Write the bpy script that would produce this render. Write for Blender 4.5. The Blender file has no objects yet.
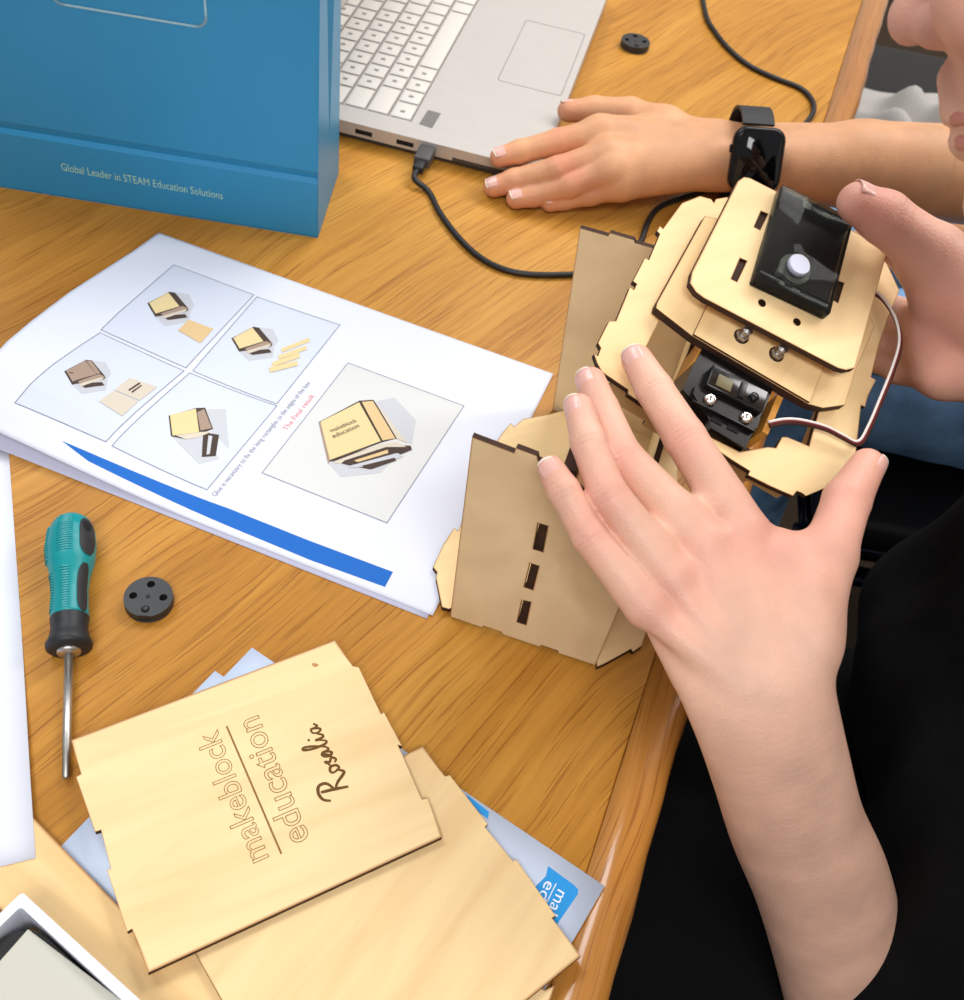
import bpy, bmesh, math, random
import numpy as np
import openvdb as vdb
from mathutils import Vector
from mathutils.geometry import tessellate_polygon
random.seed(4); rng = np.random.default_rng(7)
SC = bpy.context.scene; COL = SC.collection
# ------------------------------------------------------------------ units: millimetres, table top at z = 0
F_PX = 1072.76; PITCH = .886313; ROLL = .191047; TABLE_H = 750.0
EYE = np.array([0., 0., 498.])
_r = np.array([1., 0, 0]); _u = np.array([0, math.sin(PITCH), math.cos(PITCH)]); CF = np.array([0, math.cos(PITCH), -math.sin(PITCH)])
CR = math.cos(ROLL)*_r + math.sin(ROLL)*_u; CU = -math.sin(ROLL)*_r + math.cos(ROLL)*_u
A = lambda *v: np.array(v, float)
def nrm(v): v = np.asarray(v, float); return v/np.linalg.norm(v)
def ray(x, y): return CF + CR*(x-482)/F_PX - CU*(y-500)/F_PX
def cd(x, y, d): return EYE + ray(x, y)*d                 # point at a depth from the lens
def cz(x, y, z=0.): v = ray(x, y); return EYE + v*((z-498)/v[2])   # point at a height over the table
class Frame:
    def __init__(s, o, ex, ey):
        s.o = np.asarray(o, float); s.x = nrm(ex); ey = np.asarray(ey, float); s.y = nrm(ey - s.x*(ey@s.x)); s.z = np.cross(s.x, s.y)
    def __call__(s, a, b, c=0.): return s.o + s.x*a + s.y*b + s.z*c
    def px(s, x, y, c=0.):                                # where a sight line meets the plane at height c
        v = ray(x, y); o = s.o + s.z*c; t = ((o-EYE)@s.z)/(v@s.z); p = EYE + v*t - s.o
        return (p@s.x, p@s.y)
    def up(s, c): return Frame(s.o + s.z*c, s.x, s.y)
WORLD = Frame((0, 0, 0), (1, 0, 0), (0, 1, 0))
# ------------------------------------------------------------------ materials
def lin(c):
    f = lambda u: u/12.92 if u <= .04045 else ((u+.055)/1.055)**2.4
    return tuple(f(v/255.) for v in c) + (1.,)
def mat(name, col, rough=.5, metal=0., spec=.5, bump=0., bscale=300., var=0., vscale=40., sss=0., coat=0., trans=0., ior=1.45, stretch=None):
    m = bpy.data.materials.new(name); m.use_nodes = True; nt = m.node_tree; b = nt.nodes['Principled BSDF']
    b.inputs['Base Color'].default_value = lin(col); b.inputs['Roughness'].default_value = rough; b.inputs['Metallic'].default_value = metal
    b.inputs['Specular IOR Level'].default_value = spec; b.inputs['Coat Weight'].default_value = coat; b.inputs['Transmission Weight'].default_value = trans; b.inputs['IOR'].default_value = ior
    if sss:
        b.inputs['Subsurface Weight'].default_value = sss; b.inputs['Subsurface Radius'].default_value = (.004, .0016, .0009); b.inputs['Subsurface Scale'].default_value = 1.
    tc = nt.nodes.new('ShaderNodeTexCoord'); src = tc.outputs['Object']
    if stretch:
        mp = nt.nodes.new('ShaderNodeMapping'); mp.inputs['Scale'].default_value = stretch; nt.links.new(src, mp.inputs['Vector']); src = mp.outputs['Vector']
    if var:
        n = nt.nodes.new('ShaderNodeTexNoise'); n.inputs['Scale'].default_value = vscale; n.inputs['Detail'].default_value = 5.; nt.links.new(src, n.inputs['Vector'])
        r = nt.nodes.new('ShaderNodeValToRGB'); c = lin(col)
        r.color_ramp.elements[0].position = .3; r.color_ramp.elements[1].position = .7
        r.color_ramp.elements[0].color = tuple(v*(1-var) for v in c[:3])+(1,); r.color_ramp.elements[1].color = tuple(min(1, v*(1+var)) for v in c[:3])+(1,)
        nt.links.new(n.outputs['Fac'], r.inputs['Fac']); nt.links.new(r.outputs['Color'], b.inputs['Base Color'])
    if bump:
        n = nt.nodes.new('ShaderNodeTexNoise'); n.inputs['Scale'].default_value = bscale; n.inputs['Detail'].default_value = 3.; nt.links.new(src, n.inputs['Vector'])
        k = nt.nodes.new('ShaderNodeBump'); k.inputs['Strength'].default_value = bump; k.inputs['Distance'].default_value = .001
        nt.links.new(n.outputs['Fac'], k.inputs['Height']); nt.links.new(k.outputs['Normal'], b.inputs['Normal'])
    return m
def wood_table(name, ang, c0, c1, c2, rough=.34):
    m = bpy.data.materials.new(name); m.use_nodes = True; nt = m.node_tree; b = nt.nodes['Principled BSDF']; N = nt.nodes.new; L = nt.links.new
    tc = N('ShaderNodeTexCoord')
    rt = N('ShaderNodeMapping'); rt.inputs['Rotation'].default_value = (0, 0, -ang); L(tc.outputs['Object'], rt.inputs['Vector'])
    wv = N('ShaderNodeTexNoise'); wv.inputs['Scale'].default_value = 4.; wv.inputs['Detail'].default_value = 2.; L(rt.outputs['Vector'], wv.inputs['Vector'])
    off = N('ShaderNodeVectorMath'); off.operation = 'SCALE'; off.inputs['Scale'].default_value = .05; L(wv.outputs['Color'], off.inputs[0])
    ad = N('ShaderNodeVectorMath'); ad.operation = 'ADD'; L(rt.outputs['Vector'], ad.inputs[0]); L(off.outputs['Vector'], ad.inputs[1])
    def noise(sc, s, det, dist=0.):
        mp = N('ShaderNodeMapping'); mp.inputs['Scale'].default_value = sc; L(ad.outputs['Vector'], mp.inputs['Vector'])
        n = N('ShaderNodeTexNoise'); n.inputs['Scale'].default_value = s; n.inputs['Detail'].default_value = det; n.inputs['Distortion'].default_value = dist; L(mp.outputs['Vector'], n.inputs['Vector']); return n.outputs['Fac']
    big = noise((1.0, 10, 1), 1.6, 4.); mid = noise((2.2, 80, 1), 3.0, 5.); pores = noise((9, 330, 1), 2.2, 3.)
    r = N('ShaderNodeValToRGB'); e = r.color_ramp.elements; e[0].position = .32; e[0].color = lin(c0); e[1].position = .68; e[1].color = lin(c2); k = e.new(.5); k.color = lin(c1); L(big, r.inputs['Fac'])
    r2 = N('ShaderNodeValToRGB'); e = r2.color_ramp.elements; e[0].position = .36; e[0].color = (.82, .77, .70, 1); e[1].position = .62; e[1].color = (1, 1, 1, 1); L(mid, r2.inputs['Fac'])
    r3 = N('ShaderNodeValToRGB'); e = r3.color_ramp.elements; e[0].position = .33; e[0].color = (.6, .48, .34, 1); e[1].position = .45; e[1].color = (1, 1, 1, 1); L(pores, r3.inputs['Fac'])
    m1 = N('ShaderNodeMixRGB'); m1.blend_type = 'MULTIPLY'; m1.inputs['Fac'].default_value = .8; L(r.outputs['Color'], m1.inputs['Color1']); L(r2.outputs['Color'], m1.inputs['Color2'])
    m2 = N('ShaderNodeMixRGB'); m2.blend_type = 'MULTIPLY'; m2.inputs['Fac'].default_value = .75; L(m1.outputs['Color'], m2.inputs['Color1']); L(r3.outputs['Color'], m2.inputs['Color2'])
    L(m2.outputs['Color'], b.inputs['Base Color']); b.inputs['Roughness'].default_value = rough; b.inputs['Specular IOR Level'].default_value = .22
    if rough < .3: b.inputs['Coat Weight'].default_value = .7; b.inputs['Coat Roughness'].default_value = .12
    bp = N('ShaderNodeBump'); bp.inputs['Strength'].default_value = .25; bp.inputs['Distance'].default_value = .0006; L(r3.outputs['Color'], bp.inputs['Height']); L(bp.outputs['Normal'], b.inputs['Normal'])
    return m
def plywood(name, base, dark, ang=0.):
    m = bpy.data.materials.new(name); m.use_nodes = True; nt = m.node_tree; b = nt.nodes['Principled BSDF']; N = nt.nodes.new; L = nt.links.new
    tc = N('ShaderNodeTexCoord'); mp = N('ShaderNodeMapping'); mp.inputs['Rotation'].default_value = (0, 0, -ang); mp.inputs['Scale'].default_value = (1, 1, 1); L(tc.outputs['Object'], mp.inputs['Vector'])
    mp2 = N('ShaderNodeMapping'); mp2.inputs['Scale'].default_value = (5, 38, 12); L(mp.outputs['Vector'], mp2.inputs['Vector'])
    n = N('ShaderNodeTexNoise'); n.inputs['Scale'].default_value = 1.5; n.inputs['Detail'].default_value = 6.; n.inputs['Distortion'].default_value = .6; L(mp2.outputs['Vector'], n.inputs['Vector'])
    r = N('ShaderNodeValToRGB'); e = r.color_ramp.elements; e[0].position = .3; e[0].color = lin(dark); e[1].position = .62; e[1].color = lin(base); L(n.outputs['Fac'], r.inputs['Fac'])
    at = N('ShaderNodeAttribute'); at.attribute_name = 'scorch'
    pw = N('ShaderNodeMath'); pw.operation = 'POWER'; pw.inputs[1].default_value = 1.6; L(at.outputs['Fac'], pw.inputs[0])
    mx = N('ShaderNodeMixRGB'); mx.inputs['Color2'].default_value = lin((150, 88, 30)); L(pw.outputs['Value'], mx.inputs['Fac']); L(r.outputs['Color'], mx.inputs['Color1'])
    L(mx.outputs['Color'], b.inputs['Base Color']); b.inputs['Roughness'].default_value = .55; b.inputs['Specular IOR Level'].default_value = .3
    return m
def skin(name, col, pink):
    m = mat(name, col, rough=.46, spec=.4, bump=.3, bscale=800., var=.11, vscale=42., sss=.12)
    nt = m.node_tree; b = nt.nodes['Principled BSDF']; src = b.inputs['Base Color'].links[0].from_socket
    at = nt.nodes.new('ShaderNodeAttribute'); at.attribute_name = 'flush'
    mx = nt.nodes.new('ShaderNodeMixRGB'); mx.inputs['Color2'].default_value = lin(pink); nt.links.new(at.outputs['Fac'], mx.inputs['Fac']); nt.links.new(src, mx.inputs['Color1']); nt.links.new(mx.outputs['Color'], b.inputs['Base Color'])
    return m
M = dict(
    oak=wood_table('oak_boards', math.radians(58), (174, 118, 42), (188, 132, 52), (202, 148, 66), .42),
    oak_edge=wood_table('oak_edge_board', math.radians(78), (164, 104, 42), (186, 124, 54), (200, 140, 68), .26),
    ply=plywood('birch_plywood', (241, 211, 160), (228, 195, 141), .6),
    ply2=plywood('birch_plywood_pale', (238, 207, 154), (222, 187, 134), 1.1),
    ply3=plywood('birch_plywood_tan', (232, 198, 142), (212, 176, 118), -.5),
    ply4=plywood('birch_plywood_shaded', (236, 212, 172), (218, 192, 150), .2),  # greyer plywood copy for the upright plates, their shade put into the colour
    char=mat('laser_burnt_edge', (58, 34, 20), .8, var=.35, vscale=160.),
    engrave=mat('engraved_line', (136, 100, 50), .8), engrave2=mat('deep_engraving', (104, 70, 22), .8),
    paper=mat('white_paper', (216, 219, 230), .85, spec=.15, bump=.05, bscale=900.),
    paper2=mat('shaded_lower_paper', (204, 204, 226), .85, spec=.15), card=mat('leaflet_paper', (206, 218, 238), .5, spec=.3),  # lower sheet's lavender is shade from the curled sheet, mixed into its colour
    ink=mat('grey_ink', (128, 134, 150), .9), red=mat('red_ink', (216, 128, 112), .9), blue=mat('blue_ink', (0, 96, 184), .7),
    logo_blue=mat('logo_blue', (36, 150, 222), .5), white_ink=mat('white_ink', (240, 244, 250), .7),
    p_cream=mat('print_cream', (218, 198, 148), .9), p_tan=mat('print_tan', (214, 184, 136), .9), p_dark=mat('print_dark', (70, 56, 50), .9), p_grey=mat('print_grey', (190, 192, 198), .9),
    p_mid=mat('print_brown', (160, 138, 122), .9), p_pale=mat('print_pale', (204, 194, 178), .9), p_bg=mat('print_wash', (204, 210, 224), .9), p_bg2=mat('print_warm_wash', (208, 209, 208), .9),
    bag=mat('blue_gloss_card', (46, 138, 186), .38, spec=.4, var=.04, vscale=8.), bag_text=mat('pale_green_print', (170, 216, 200), .6), bag_line=mat('bag_outline', (150, 190, 205), .6), cord=mat('bag_cord', (220, 220, 216), .8),
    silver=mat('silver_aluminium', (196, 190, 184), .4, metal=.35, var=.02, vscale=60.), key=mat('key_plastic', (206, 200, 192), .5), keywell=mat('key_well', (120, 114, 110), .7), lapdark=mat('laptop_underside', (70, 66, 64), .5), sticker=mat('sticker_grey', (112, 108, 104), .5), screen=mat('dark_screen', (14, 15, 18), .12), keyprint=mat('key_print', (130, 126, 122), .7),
    cable=mat('black_rubber', (26, 25, 26), .45), plug=mat('plug_grey', (72, 70, 68), .5),
    teal=mat('teal_plastic', (0, 136, 140), .38, bump=.1, bscale=500.), grip=mat('black_grip', (32, 34, 36), .5), steel=mat('steel', (196, 192, 186), .38, metal=1.),
    disc=mat('black_disc_plastic', (40, 40, 41), .42, bump=.1, bscale=400.), hole=mat('deep_black', (8, 8, 8), .8),
    boxw=mat('white_card', (222, 225, 236), .5), foam=mat('black_foam', (14, 14, 16), .6), insert=mat('grey_card', (192, 190, 176), .7), insert2=mat('pale_card', (208, 214, 210), .7),
    servo=mat('black_plastic', (9, 9, 10), .3, spec=.5), servo2=mat('smoked_plastic', (30, 30, 28), .15, spec=.6), gold=mat('gold_contact', (104, 94, 62), .4), amber=mat('scorched_plywood_edge', (206, 142, 56), .6, var=.2, vscale=90.),
    chrome=mat('bright_screw', (232, 228, 220), .18, metal=1.), pcb=mat('dark_board', (40, 30, 22), .4), smoke=mat('smoked_clear_case', (120, 122, 118), .06, trans=.96, ior=1.12), btn=mat('white_button', (196, 200, 216), .5), pcbw=mat('pale_component', (190, 196, 186), .5),
    w_white=mat('white_wire', (228, 220, 214), .4), w_red=mat('dark_red_wire', (110, 32, 30), .4), w_brown=mat('brown_wire', (62, 32, 26), .4),
    skin1=skin('fair_skin', (222, 176, 152), (222, 140, 128)), skin2=skin('tan_skin', (214, 158, 116), (208, 124, 100)), nail=mat('fingernail', (228, 176, 164), .25, spec=.5, sss=.1), nailtip=mat('nail_free_edge', (240, 226, 206), .3), lips=mat('lips', (196, 128, 112), .4, sss=.1),
    black=mat('black_cotton', (17, 17, 18), .9, spec=.1, bump=.5, bscale=700., var=.25, vscale=30.), blackpants=mat('black_trousers', (12, 12, 14), .9, spec=.1, bump=.3, bscale=500.),
    denim=mat('blue_denim', (136, 182, 234), .85, spec=.15, bump=.6, bscale=1400., var=.3, vscale=28.), stitch=mat('denim_seam', (96, 140, 190), .85), hair=mat('dark_hair', (34, 24, 18), .45, bump=.8, bscale=200., stretch=(1, 1, .12)), olive=mat('dark_olive_cotton', (46, 42, 34), .9, var=.2),
    eye=mat('eye_white', (228, 224, 218), .2), iris=mat('iris_brown', (60, 40, 26), .2),
    watch=mat('watch_case', (34, 33, 34), .28, metal=.6), wscreen=mat('watch_glass', (10, 10, 12), .06), strap=mat('watch_strap', (40, 40, 42), .6),
    seat=mat('black_vinyl', (15, 15, 17), .5, bump=.2, bscale=400.), tube=mat('dark_chrome', (40, 42, 52), .22, metal=.9), cloth=mat('pale_grey_cloth', (176, 172, 168), .9, bump=.4, bscale=300.),
    knot=mat('wood_knot', (176, 128, 76), .6, var=.2, vscale=600.), wall=mat('painted_wall', (226, 224, 218), .9, spec=.1, var=.02, vscale=6.), floor=mat('brown_carpet', (70, 58, 48), .95, spec=.1, bump=.8, bscale=900., var=.25, vscale=300.), leg=mat('table_leg_black', (20, 20, 20), .5),
)
# ------------------------------------------------------------------ object helpers
ORI = {}
def link(name, V, Fc, mats, parent=None, origin=None, mi=None, smooth=False, attr=None, smooth_mask=None):
    V = np.asarray(V, float)
    if parent is not None: o0 = ORI[parent.name]
    elif origin is not None: o0 = np.asarray(origin, float)
    else: lo, hi = V.min(0), V.max(0); o0 = A((lo[0]+hi[0])/2, (lo[1]+hi[1])/2, lo[2])
    me = bpy.data.meshes.new(name); me.from_pydata(((V-o0)*.001).tolist(), [], [list(map(int, f)) for f in Fc])
    if not isinstance(mats, (list, tuple)): mats = [mats]
    for m in mats: me.materials.append(m)
    if mi is not None: me.polygons.foreach_set('material_index', np.asarray(mi, np.int32))
    if smooth_mask is not None: me.polygons.foreach_set('use_smooth', np.asarray(smooth_mask, bool))
    elif smooth: me.polygons.foreach_set('use_smooth', np.ones(len(me.polygons), bool))
    if attr:
        for k, v in attr.items():
            a = me.attributes.new(k, 'FLOAT', 'POINT'); a.data.foreach_set('value', np.asarray(v, np.float32))
    me.update(); o = bpy.data.objects.new(name, me); COL.objects.link(o)
    ORI[o.name] = o0
    if parent is not None: o.parent = parent
    else: o.location = (o0[0]*.001, o0[1]*.001, (o0[2]+TABLE_H)*.001)
    return o
def thing(name, loc, label, cat, group=None):
    o = bpy.data.objects.new(name, None); COL.objects.link(o); o.empty_display_size = .02
    loc = np.asarray(loc, float); ORI[o.name] = loc; o.location = (loc[0]*.001, loc[1]*.001, (loc[2]+TABLE_H)*.001)
    return tag(o, label, cat, group)
def tag(o, label, cat, group=None):
    o['label'] = label; o['category'] = cat
    if group: o['group'] = group
    return o
class MB:
    def __init__(s): s.V = []; s.F = []; s.mi = []; s.sm = []; s.at = []
    def add(s, V, Fc, m=0, smooth=False, at=None):
        b = len(s.V); V = list(V); s.V += [tuple(map(float, v)) for v in V]; s.F += [[b+i for i in f] for f in Fc]; s.mi += [m]*len(Fc); s.sm += [smooth]*len(Fc)
        s.at += list(at) if at is not None else [0.]*len(V); return s
    def box(s, fr, a0, a1, b0, b1, c0, c1, bev=0., m=0):
        if bev <= 0:
            P = [fr(a, b, c) for c in (c0, c1) for a, b in ((a0, b0), (a1, b0), (a1, b1), (a0, b1))]
            return s.add(P, [(0, 3, 2, 1), (4, 5, 6, 7), (0, 1, 5, 4), (1, 2, 6, 5), (2, 3, 7, 6), (3, 0, 4, 7)], m)
        bm = bmesh.new(); bmesh.ops.create_cube(bm, size=1.)
        for v in bm.verts: v.co = Vector(((a0+a1)/2+v.co.x*(a1-a0), (b0+b1)/2+v.co.y*(b1-b0), (c0+c1)/2+v.co.z*(c1-c0)))
        bmesh.ops.bevel(bm, geom=bm.edges[:], offset=bev, segments=3, profile=.5, affect='EDGES'); bm.verts.index_update()
        s.add([fr(*v.co) for v in bm.verts], [[v.index for v in f.verts] for f in bm.faces], m, True); bm.free(); return s
    def prism(s, fr, poly, c0, c1, holes=(), m_top=0, m_side=1, scorch=0., m_bot=None):
        area = lambda P: sum(P[i][0]*P[(i+1) % len(P)][1]-P[(i+1) % len(P)][0]*P[i][1] for i in range(len(P)))/2
        loops = [list(poly) if area(poly) > 0 else list(poly)[::-1]] + [list(h) if area(h) < 0 else list(h)[::-1] for h in holes]
        ins = []
        for P in loops:                                   # inset ring that carries the scorched rim
            n = len(P); q = []
            for i in range(n):
                a, b, c = (np.array(P[(i+k) % n][:2], float) for k in (-1, 0, 1)); d0 = b-a; d1 = c-b; l0 = np.linalg.norm(d0)+1e-9; l1 = np.linalg.norm(d1)+1e-9
                n0 = A(-d0[1], d0[0])/l0; n1 = A(-d1[1], d1[0])/l1; t = n0+n1; w = min(scorch, .42*min(l0, l1)) if scorch else 0
                k = t/max(.5, t@t)*2*.5; q.append(b+k*w*1.0)
            ins.append(q)
        for top in (True, False):
            c = c1 if top else c0
            if scorch and top:
                for P, Q in zip(loops, ins):
                    n = len(P); s.add([fr(p[0], p[1], c) for p in P]+[fr(p[0], p[1], c) for p in Q], [(i, (i+1) % n, n+(i+1) % n, n+i) for i in range(n)], m_top, False, [1.]*n+[0.]*n)
                src = ins
            else: src = loops
            tri = tessellate_polygon([[Vector((p[0], p[1], 0)) for p in P] for P in src]); flat = [p for P in src for p in P]
            fs = []
            for t in tri:
                a, b, d = (flat[i] for i in t); ar = (b[0]-a[0])*(d[1]-a[1])-(d[0]-a[0])*(b[1]-a[1])
                if abs(ar) < 1e-9: continue
                fs.append(tuple(t) if (ar > 0) == top else tuple(t)[::-1])
            s.add([fr(p[0], p[1], c) for p in flat], fs, m_top if (top or m_bot is None) else m_bot)
        for P in loops:
            n = len(P); s.add([fr(p[0], p[1], c0) for p in P]+[fr(p[0], p[1], c1) for p in P], [(i, (i+1) % n, n+(i+1) % n, n+i) for i in range(n)], m_side)
        return s
    def tube(s, pts, r, n=10, m=0, cap=True, closed=False):
        P = [np.asarray(p, float) for p in pts]; N = len(P); rs = list(r) if hasattr(r, '__len__') else [r]*N; up = None; V = []; Fc = []
        for i in range(N):
            t = nrm(P[min(i+1, N-1)]-P[max(i-1, 0)]) if not closed else nrm(P[(i+1) % N]-P[i-1])
            if up is None: up = nrm(np.cross(t, A(.31, .2, .93) if abs(t[2]) < .9 else A(1, 0, 0)))
            up = nrm(up - t*(up@t)); w = np.cross(t, up)
            V += [P[i]+rs[i]*(up*math.cos(k*2*math.pi/n)+w*math.sin(k*2*math.pi/n)) for k in range(n)]
        for i in range(N if closed else N-1):
            for k in range(n): a = i*n; b = ((i+1) % N)*n; Fc.append((a+k, a+(k+1) % n, b+(k+1) % n, b+k))
        if cap and not closed: Fc += [tuple(range(n))[::-1], tuple(range((N-1)*n, N*n))]
        return s.add(V, Fc, m, True)
    def lathe(s, fr, prof, n=32, m=0, sx=1., smooth=True):  # prof: (radius, height) about the frame's z
        V = []; Fc = []
        for r, h in prof: V += [fr(r*math.cos(k*2*math.pi/n), sx*r*math.sin(k*2*math.pi/n), h) for k in range(n)]
        for i in range(len(prof)-1):
            for k in range(n): Fc.append((i*n+k, i*n+(k+1) % n, (i+1)*n+(k+1) % n, (i+1)*n+k))
        Fc += [tuple(range(n))[::-1], tuple(range((len(prof)-1)*n, len(prof)*n))]
        return s.add(V, Fc, m, smooth)
    def build(s, name, mats, parent=None, origin=None, attr=None):
        return link(name, s.V, s.F, mats, parent, origin, s.mi, attr={'scorch': s.at} if attr else None, smooth_mask=s.sm)
def smooth_path(P, n=8):
    P = [np.asarray(p, float) for p in P]; Q = [2*P[0]-P[1]]+P+[2*P[-1]-P[-2]]; out = []
    for i in range(1, len(Q)-2):
        for k in range(n):
            t = k/n; a, b, c, d = Q[i-1:i+3]
            out.append(.5*((2*b)+(-a+c)*t+(2*a-5*b+4*c-d)*t*t+(-a+3*b-3*c+d)*t**3))
    return out+[P[-1]]
def text_mesh(body, size, extrude=0., outline=0.):
    cu = bpy.data.curves.new('t', 'FONT'); cu.body = body; cu.size = size; cu.extrude = extrude; cu.resolution_u = 4
    if outline: cu.fill_mode = 'NONE'; cu.bevel_depth = outline; cu.bevel_resolution = 0
    o = bpy.data.objects.new('t', cu); COL.objects.link(o); dg = bpy.context.evaluated_depsgraph_get(); dg.update()
    me = bpy.data.meshes.new_from_object(o.evaluated_get(dg)); V = [tuple(v.co) for v in me.vertices]; Fc = [tuple(p.vertices) for p in me.polygons]
    bpy.data.objects.remove(o); bpy.data.curves.remove(cu); bpy.data.meshes.remove(me); return V, Fc
def text_on(mb, body, fn, p0, p1, h=None, up=1, m=0, outline=0., lift=.15, z=0., shear=0.):
    """lettering whose baseline runs from p0 to p1 in the surface's own (a, b) coordinates; fn maps (a, b, c) to space"""
    V, Fc = text_mesh(body, 10., outline=outline and .11)
    xs = [v[0] for v in V]; x0, x1 = min(xs), max(xs); p0 = np.array(p0, float); p1 = np.array(p1, float); d = p1-p0; Ln = np.linalg.norm(d); d /= Ln; nn = A(-d[1], d[0])*up; k = Ln/(x1-x0); ky = (h/7.) if h else k
    out = []
    for v in V:
        q = p0 + d*(v[0]-x0)*k + nn*v[1]*ky; out.append(fn(q[0], q[1], lift + z + (v[2]*k if outline else 0)))
    mb.add(out, [f if up > 0 else f[::-1] for f in Fc], m)
# ------------------------------------------------------------------ signed-distance bodies
class SDF:
    def __init__(s, lo, hi, vox):
        s.lo = np.asarray(lo, float); s.vox = vox; s.n = np.ceil((np.asarray(hi)-s.lo)/vox).astype(int)+1; s.f = np.full(s.n, 14., np.float32)
    def _blk(s, lo, hi):
        i0 = np.clip(np.floor((lo-s.lo)/s.vox).astype(int), 0, s.n); i1 = np.clip(np.ceil((hi-s.lo)/s.vox).astype(int)+1, 0, s.n)
        if np.any(i1 <= i0): return None
        sl = tuple(slice(a, b) for a, b in zip(i0, i1)); ax = [(s.lo[k]+s.vox*np.arange(i0[k], i1[k])).astype(np.float32) for k in range(3)]
        return sl, np.meshgrid(*ax, indexing='ij', sparse=True)
    @staticmethod
    def cone(G, a, b, ra, rb):
        X, Y, Z = G; d = b-a; L2 = float(d@d)+1e-9
        t = np.clip(((X-a[0])*d[0]+(Y-a[1])*d[1]+(Z-a[2])*d[2])/L2, 0, 1)
        return np.sqrt((X-a[0]-t*d[0])**2+(Y-a[1]-t*d[1])**2+(Z-a[2]-t*d[2])**2) - (ra+(rb-ra)*t)
    @staticmethod
    def ell(G, c, ax, r):
        X, Y, Z = (g-c[i] for i, g in enumerate(G)); q = [(X*a[0]+Y*a[1]+Z*a[2])/rr for a, rr in zip(ax, r)]
        k = np.sqrt(q[0]**2+q[1]**2+q[2]**2); return (k-1)*min(r)
    @staticmethod
    def smin(a, b, k):
        if k <= 0: return np.minimum(a, b)
        h = np.clip(.5+.5*(a-b)/k, 0, 1); return a*(1-h)+b*h-k*h*(1-h)
    def cap(s, a, b, ra, rb=None, k=6., field=None):
        a = np.asarray(a, float); b = np.asarray(b, float); rb = ra if rb is None else rb; R = max(ra, rb)+k+3*s.vox
        q = s._blk(np.minimum(a, b)-R, np.maximum(a, b)+R)
        if q: sl, G = q; s.f[sl] = s.smin(s.f[sl], s.cone(G, a, b, ra, rb).astype(np.float32), k)
    def ellipsoid(s, c, ax, r, k=6., sub=False):
        c = np.asarray(c, float); R = max(r)+k+3*s.vox; q = s._blk(c-R, c+R)
        if q:
            sl, G = q; e = s.ell(G, c, ax, r).astype(np.float32)
            s.f[sl] = -s.smin(-s.f[sl], e, k) if sub else s.smin(s.f[sl], e, k)
    def limb(s, pts, k=6., n=8):
        """smooth flattened limb; pts = (centre, width axis, half width, half thickness)"""
        C = np.array(smooth_path([np.append(np.asarray(p[0]), [p[2], p[3]]) for p in pts], n)); ax = np.array(smooth_path([np.asarray(p[1], float) for p in pts], n))
        R = C[:, 3:].max()+k+3*s.vox; q = s._blk(C[:, :3].min(0)-R, C[:, :3].max(0)+R)
        if not q: return
        base = q[0]; best = np.full(s.f.shape, 14., np.float32)
        for i in range(len(C)-1):
            a, b = C[i, :3], C[i+1, :3]; d = b-a; L2 = float(d@d)+1e-9; dn = d/math.sqrt(L2); w = nrm(ax[i]-dn*(ax[i]@dn)); h = np.cross(dn, w)
            Rr = max(C[i, 3], C[i+1, 3])+k+3*s.vox; q = s._blk(np.minimum(a, b)-Rr, np.maximum(a, b)+Rr)
            if not q: continue
            sl, (X, Y, Z) = q
            x, y, z = X-np.float32(a[0]), Y-np.float32(a[1]), Z-np.float32(a[2]); d32 = (d/L2).astype(np.float32); w = w.astype(np.float32); h = h.astype(np.float32)
            t = x*d32[0]+y*d32[1]+z*d32[2]; tc = np.clip(t, 0, 1); rw = np.float32(C[i, 3])+np.float32(C[i+1, 3]-C[i, 3])*tc; rt = np.float32(C[i, 4])+np.float32(C[i+1, 4]-C[i, 4])*tc
            e = (t-tc)*np.float32(math.sqrt(L2)); W = (x*w[0]+y*w[1]+z*w[2])/rw; Hh = (x*h[0]+y*h[1]+z*h[2])/rt; e = e/rt
            kk = np.sqrt(W*W+Hh*Hh+e*e)+1e-6; g = np.sqrt((W/rw)**2+(Hh/rt)**2+(e/rt)**2)+1e-6
            D = np.where(kk < .25, -rt*.75, kk*(kk-1)/g); best[sl] = np.minimum(best[sl], D)
        s.f[base] = s.smin(s.f[base], best[base], k)
    def sub_cap(s, a, b, r, k=1.):
        a = np.asarray(a, float); b = np.asarray(b, float); R = r+k+3*s.vox; q = s._blk(np.minimum(a, b)-R, np.maximum(a, b)+R)
        if q: sl, G = q; s.f[sl] = -s.smin(-s.f[sl], s.cone(G, a, b, r, r).astype(np.float32), k)
    def chains(s, chains, kin, kout):                     # separate fingers, each blended to the palm only
        base = s.f.copy()
        for ch in chains:
            P = np.array([c[0] for c in ch]); R = max(c[1] for c in ch)+kout+3*s.vox; q = s._blk(P.min(0)-R, P.max(0)+R)
            if not q: continue
            sl, G = q; fl = None
            for (a, ra), (b, rb) in zip(ch[:-1], ch[1:]):
                e = s.cone(G, np.asarray(a), np.asarray(b), ra, rb).astype(np.float32); fl = e if fl is None else s.smin(fl, e, kin)
            s.f[sl] = np.minimum(s.f[sl], s.smin(base[sl], fl, kout))
    def mesh(s):
        g = vdb.FloatGrid(14.); g.copyFromArray(np.ascontiguousarray(s.f), tolerance=0); P, T, Q = g.convertToPolygons(0.0)[:3]
        V = np.asarray(P, float)*s.vox + s.lo; Fc = [tuple(t)[::-1] for t in np.asarray(T)] + [tuple(q)[::-1] for q in np.asarray(Q)]
        return V, Fc
def join(parts):
    V = []; Fc = []; b = 0
    for v, f in parts: V.append(v); Fc += [tuple(i+b for i in q) for q in f]; b += len(v)
    return np.concatenate(V), Fc
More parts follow.
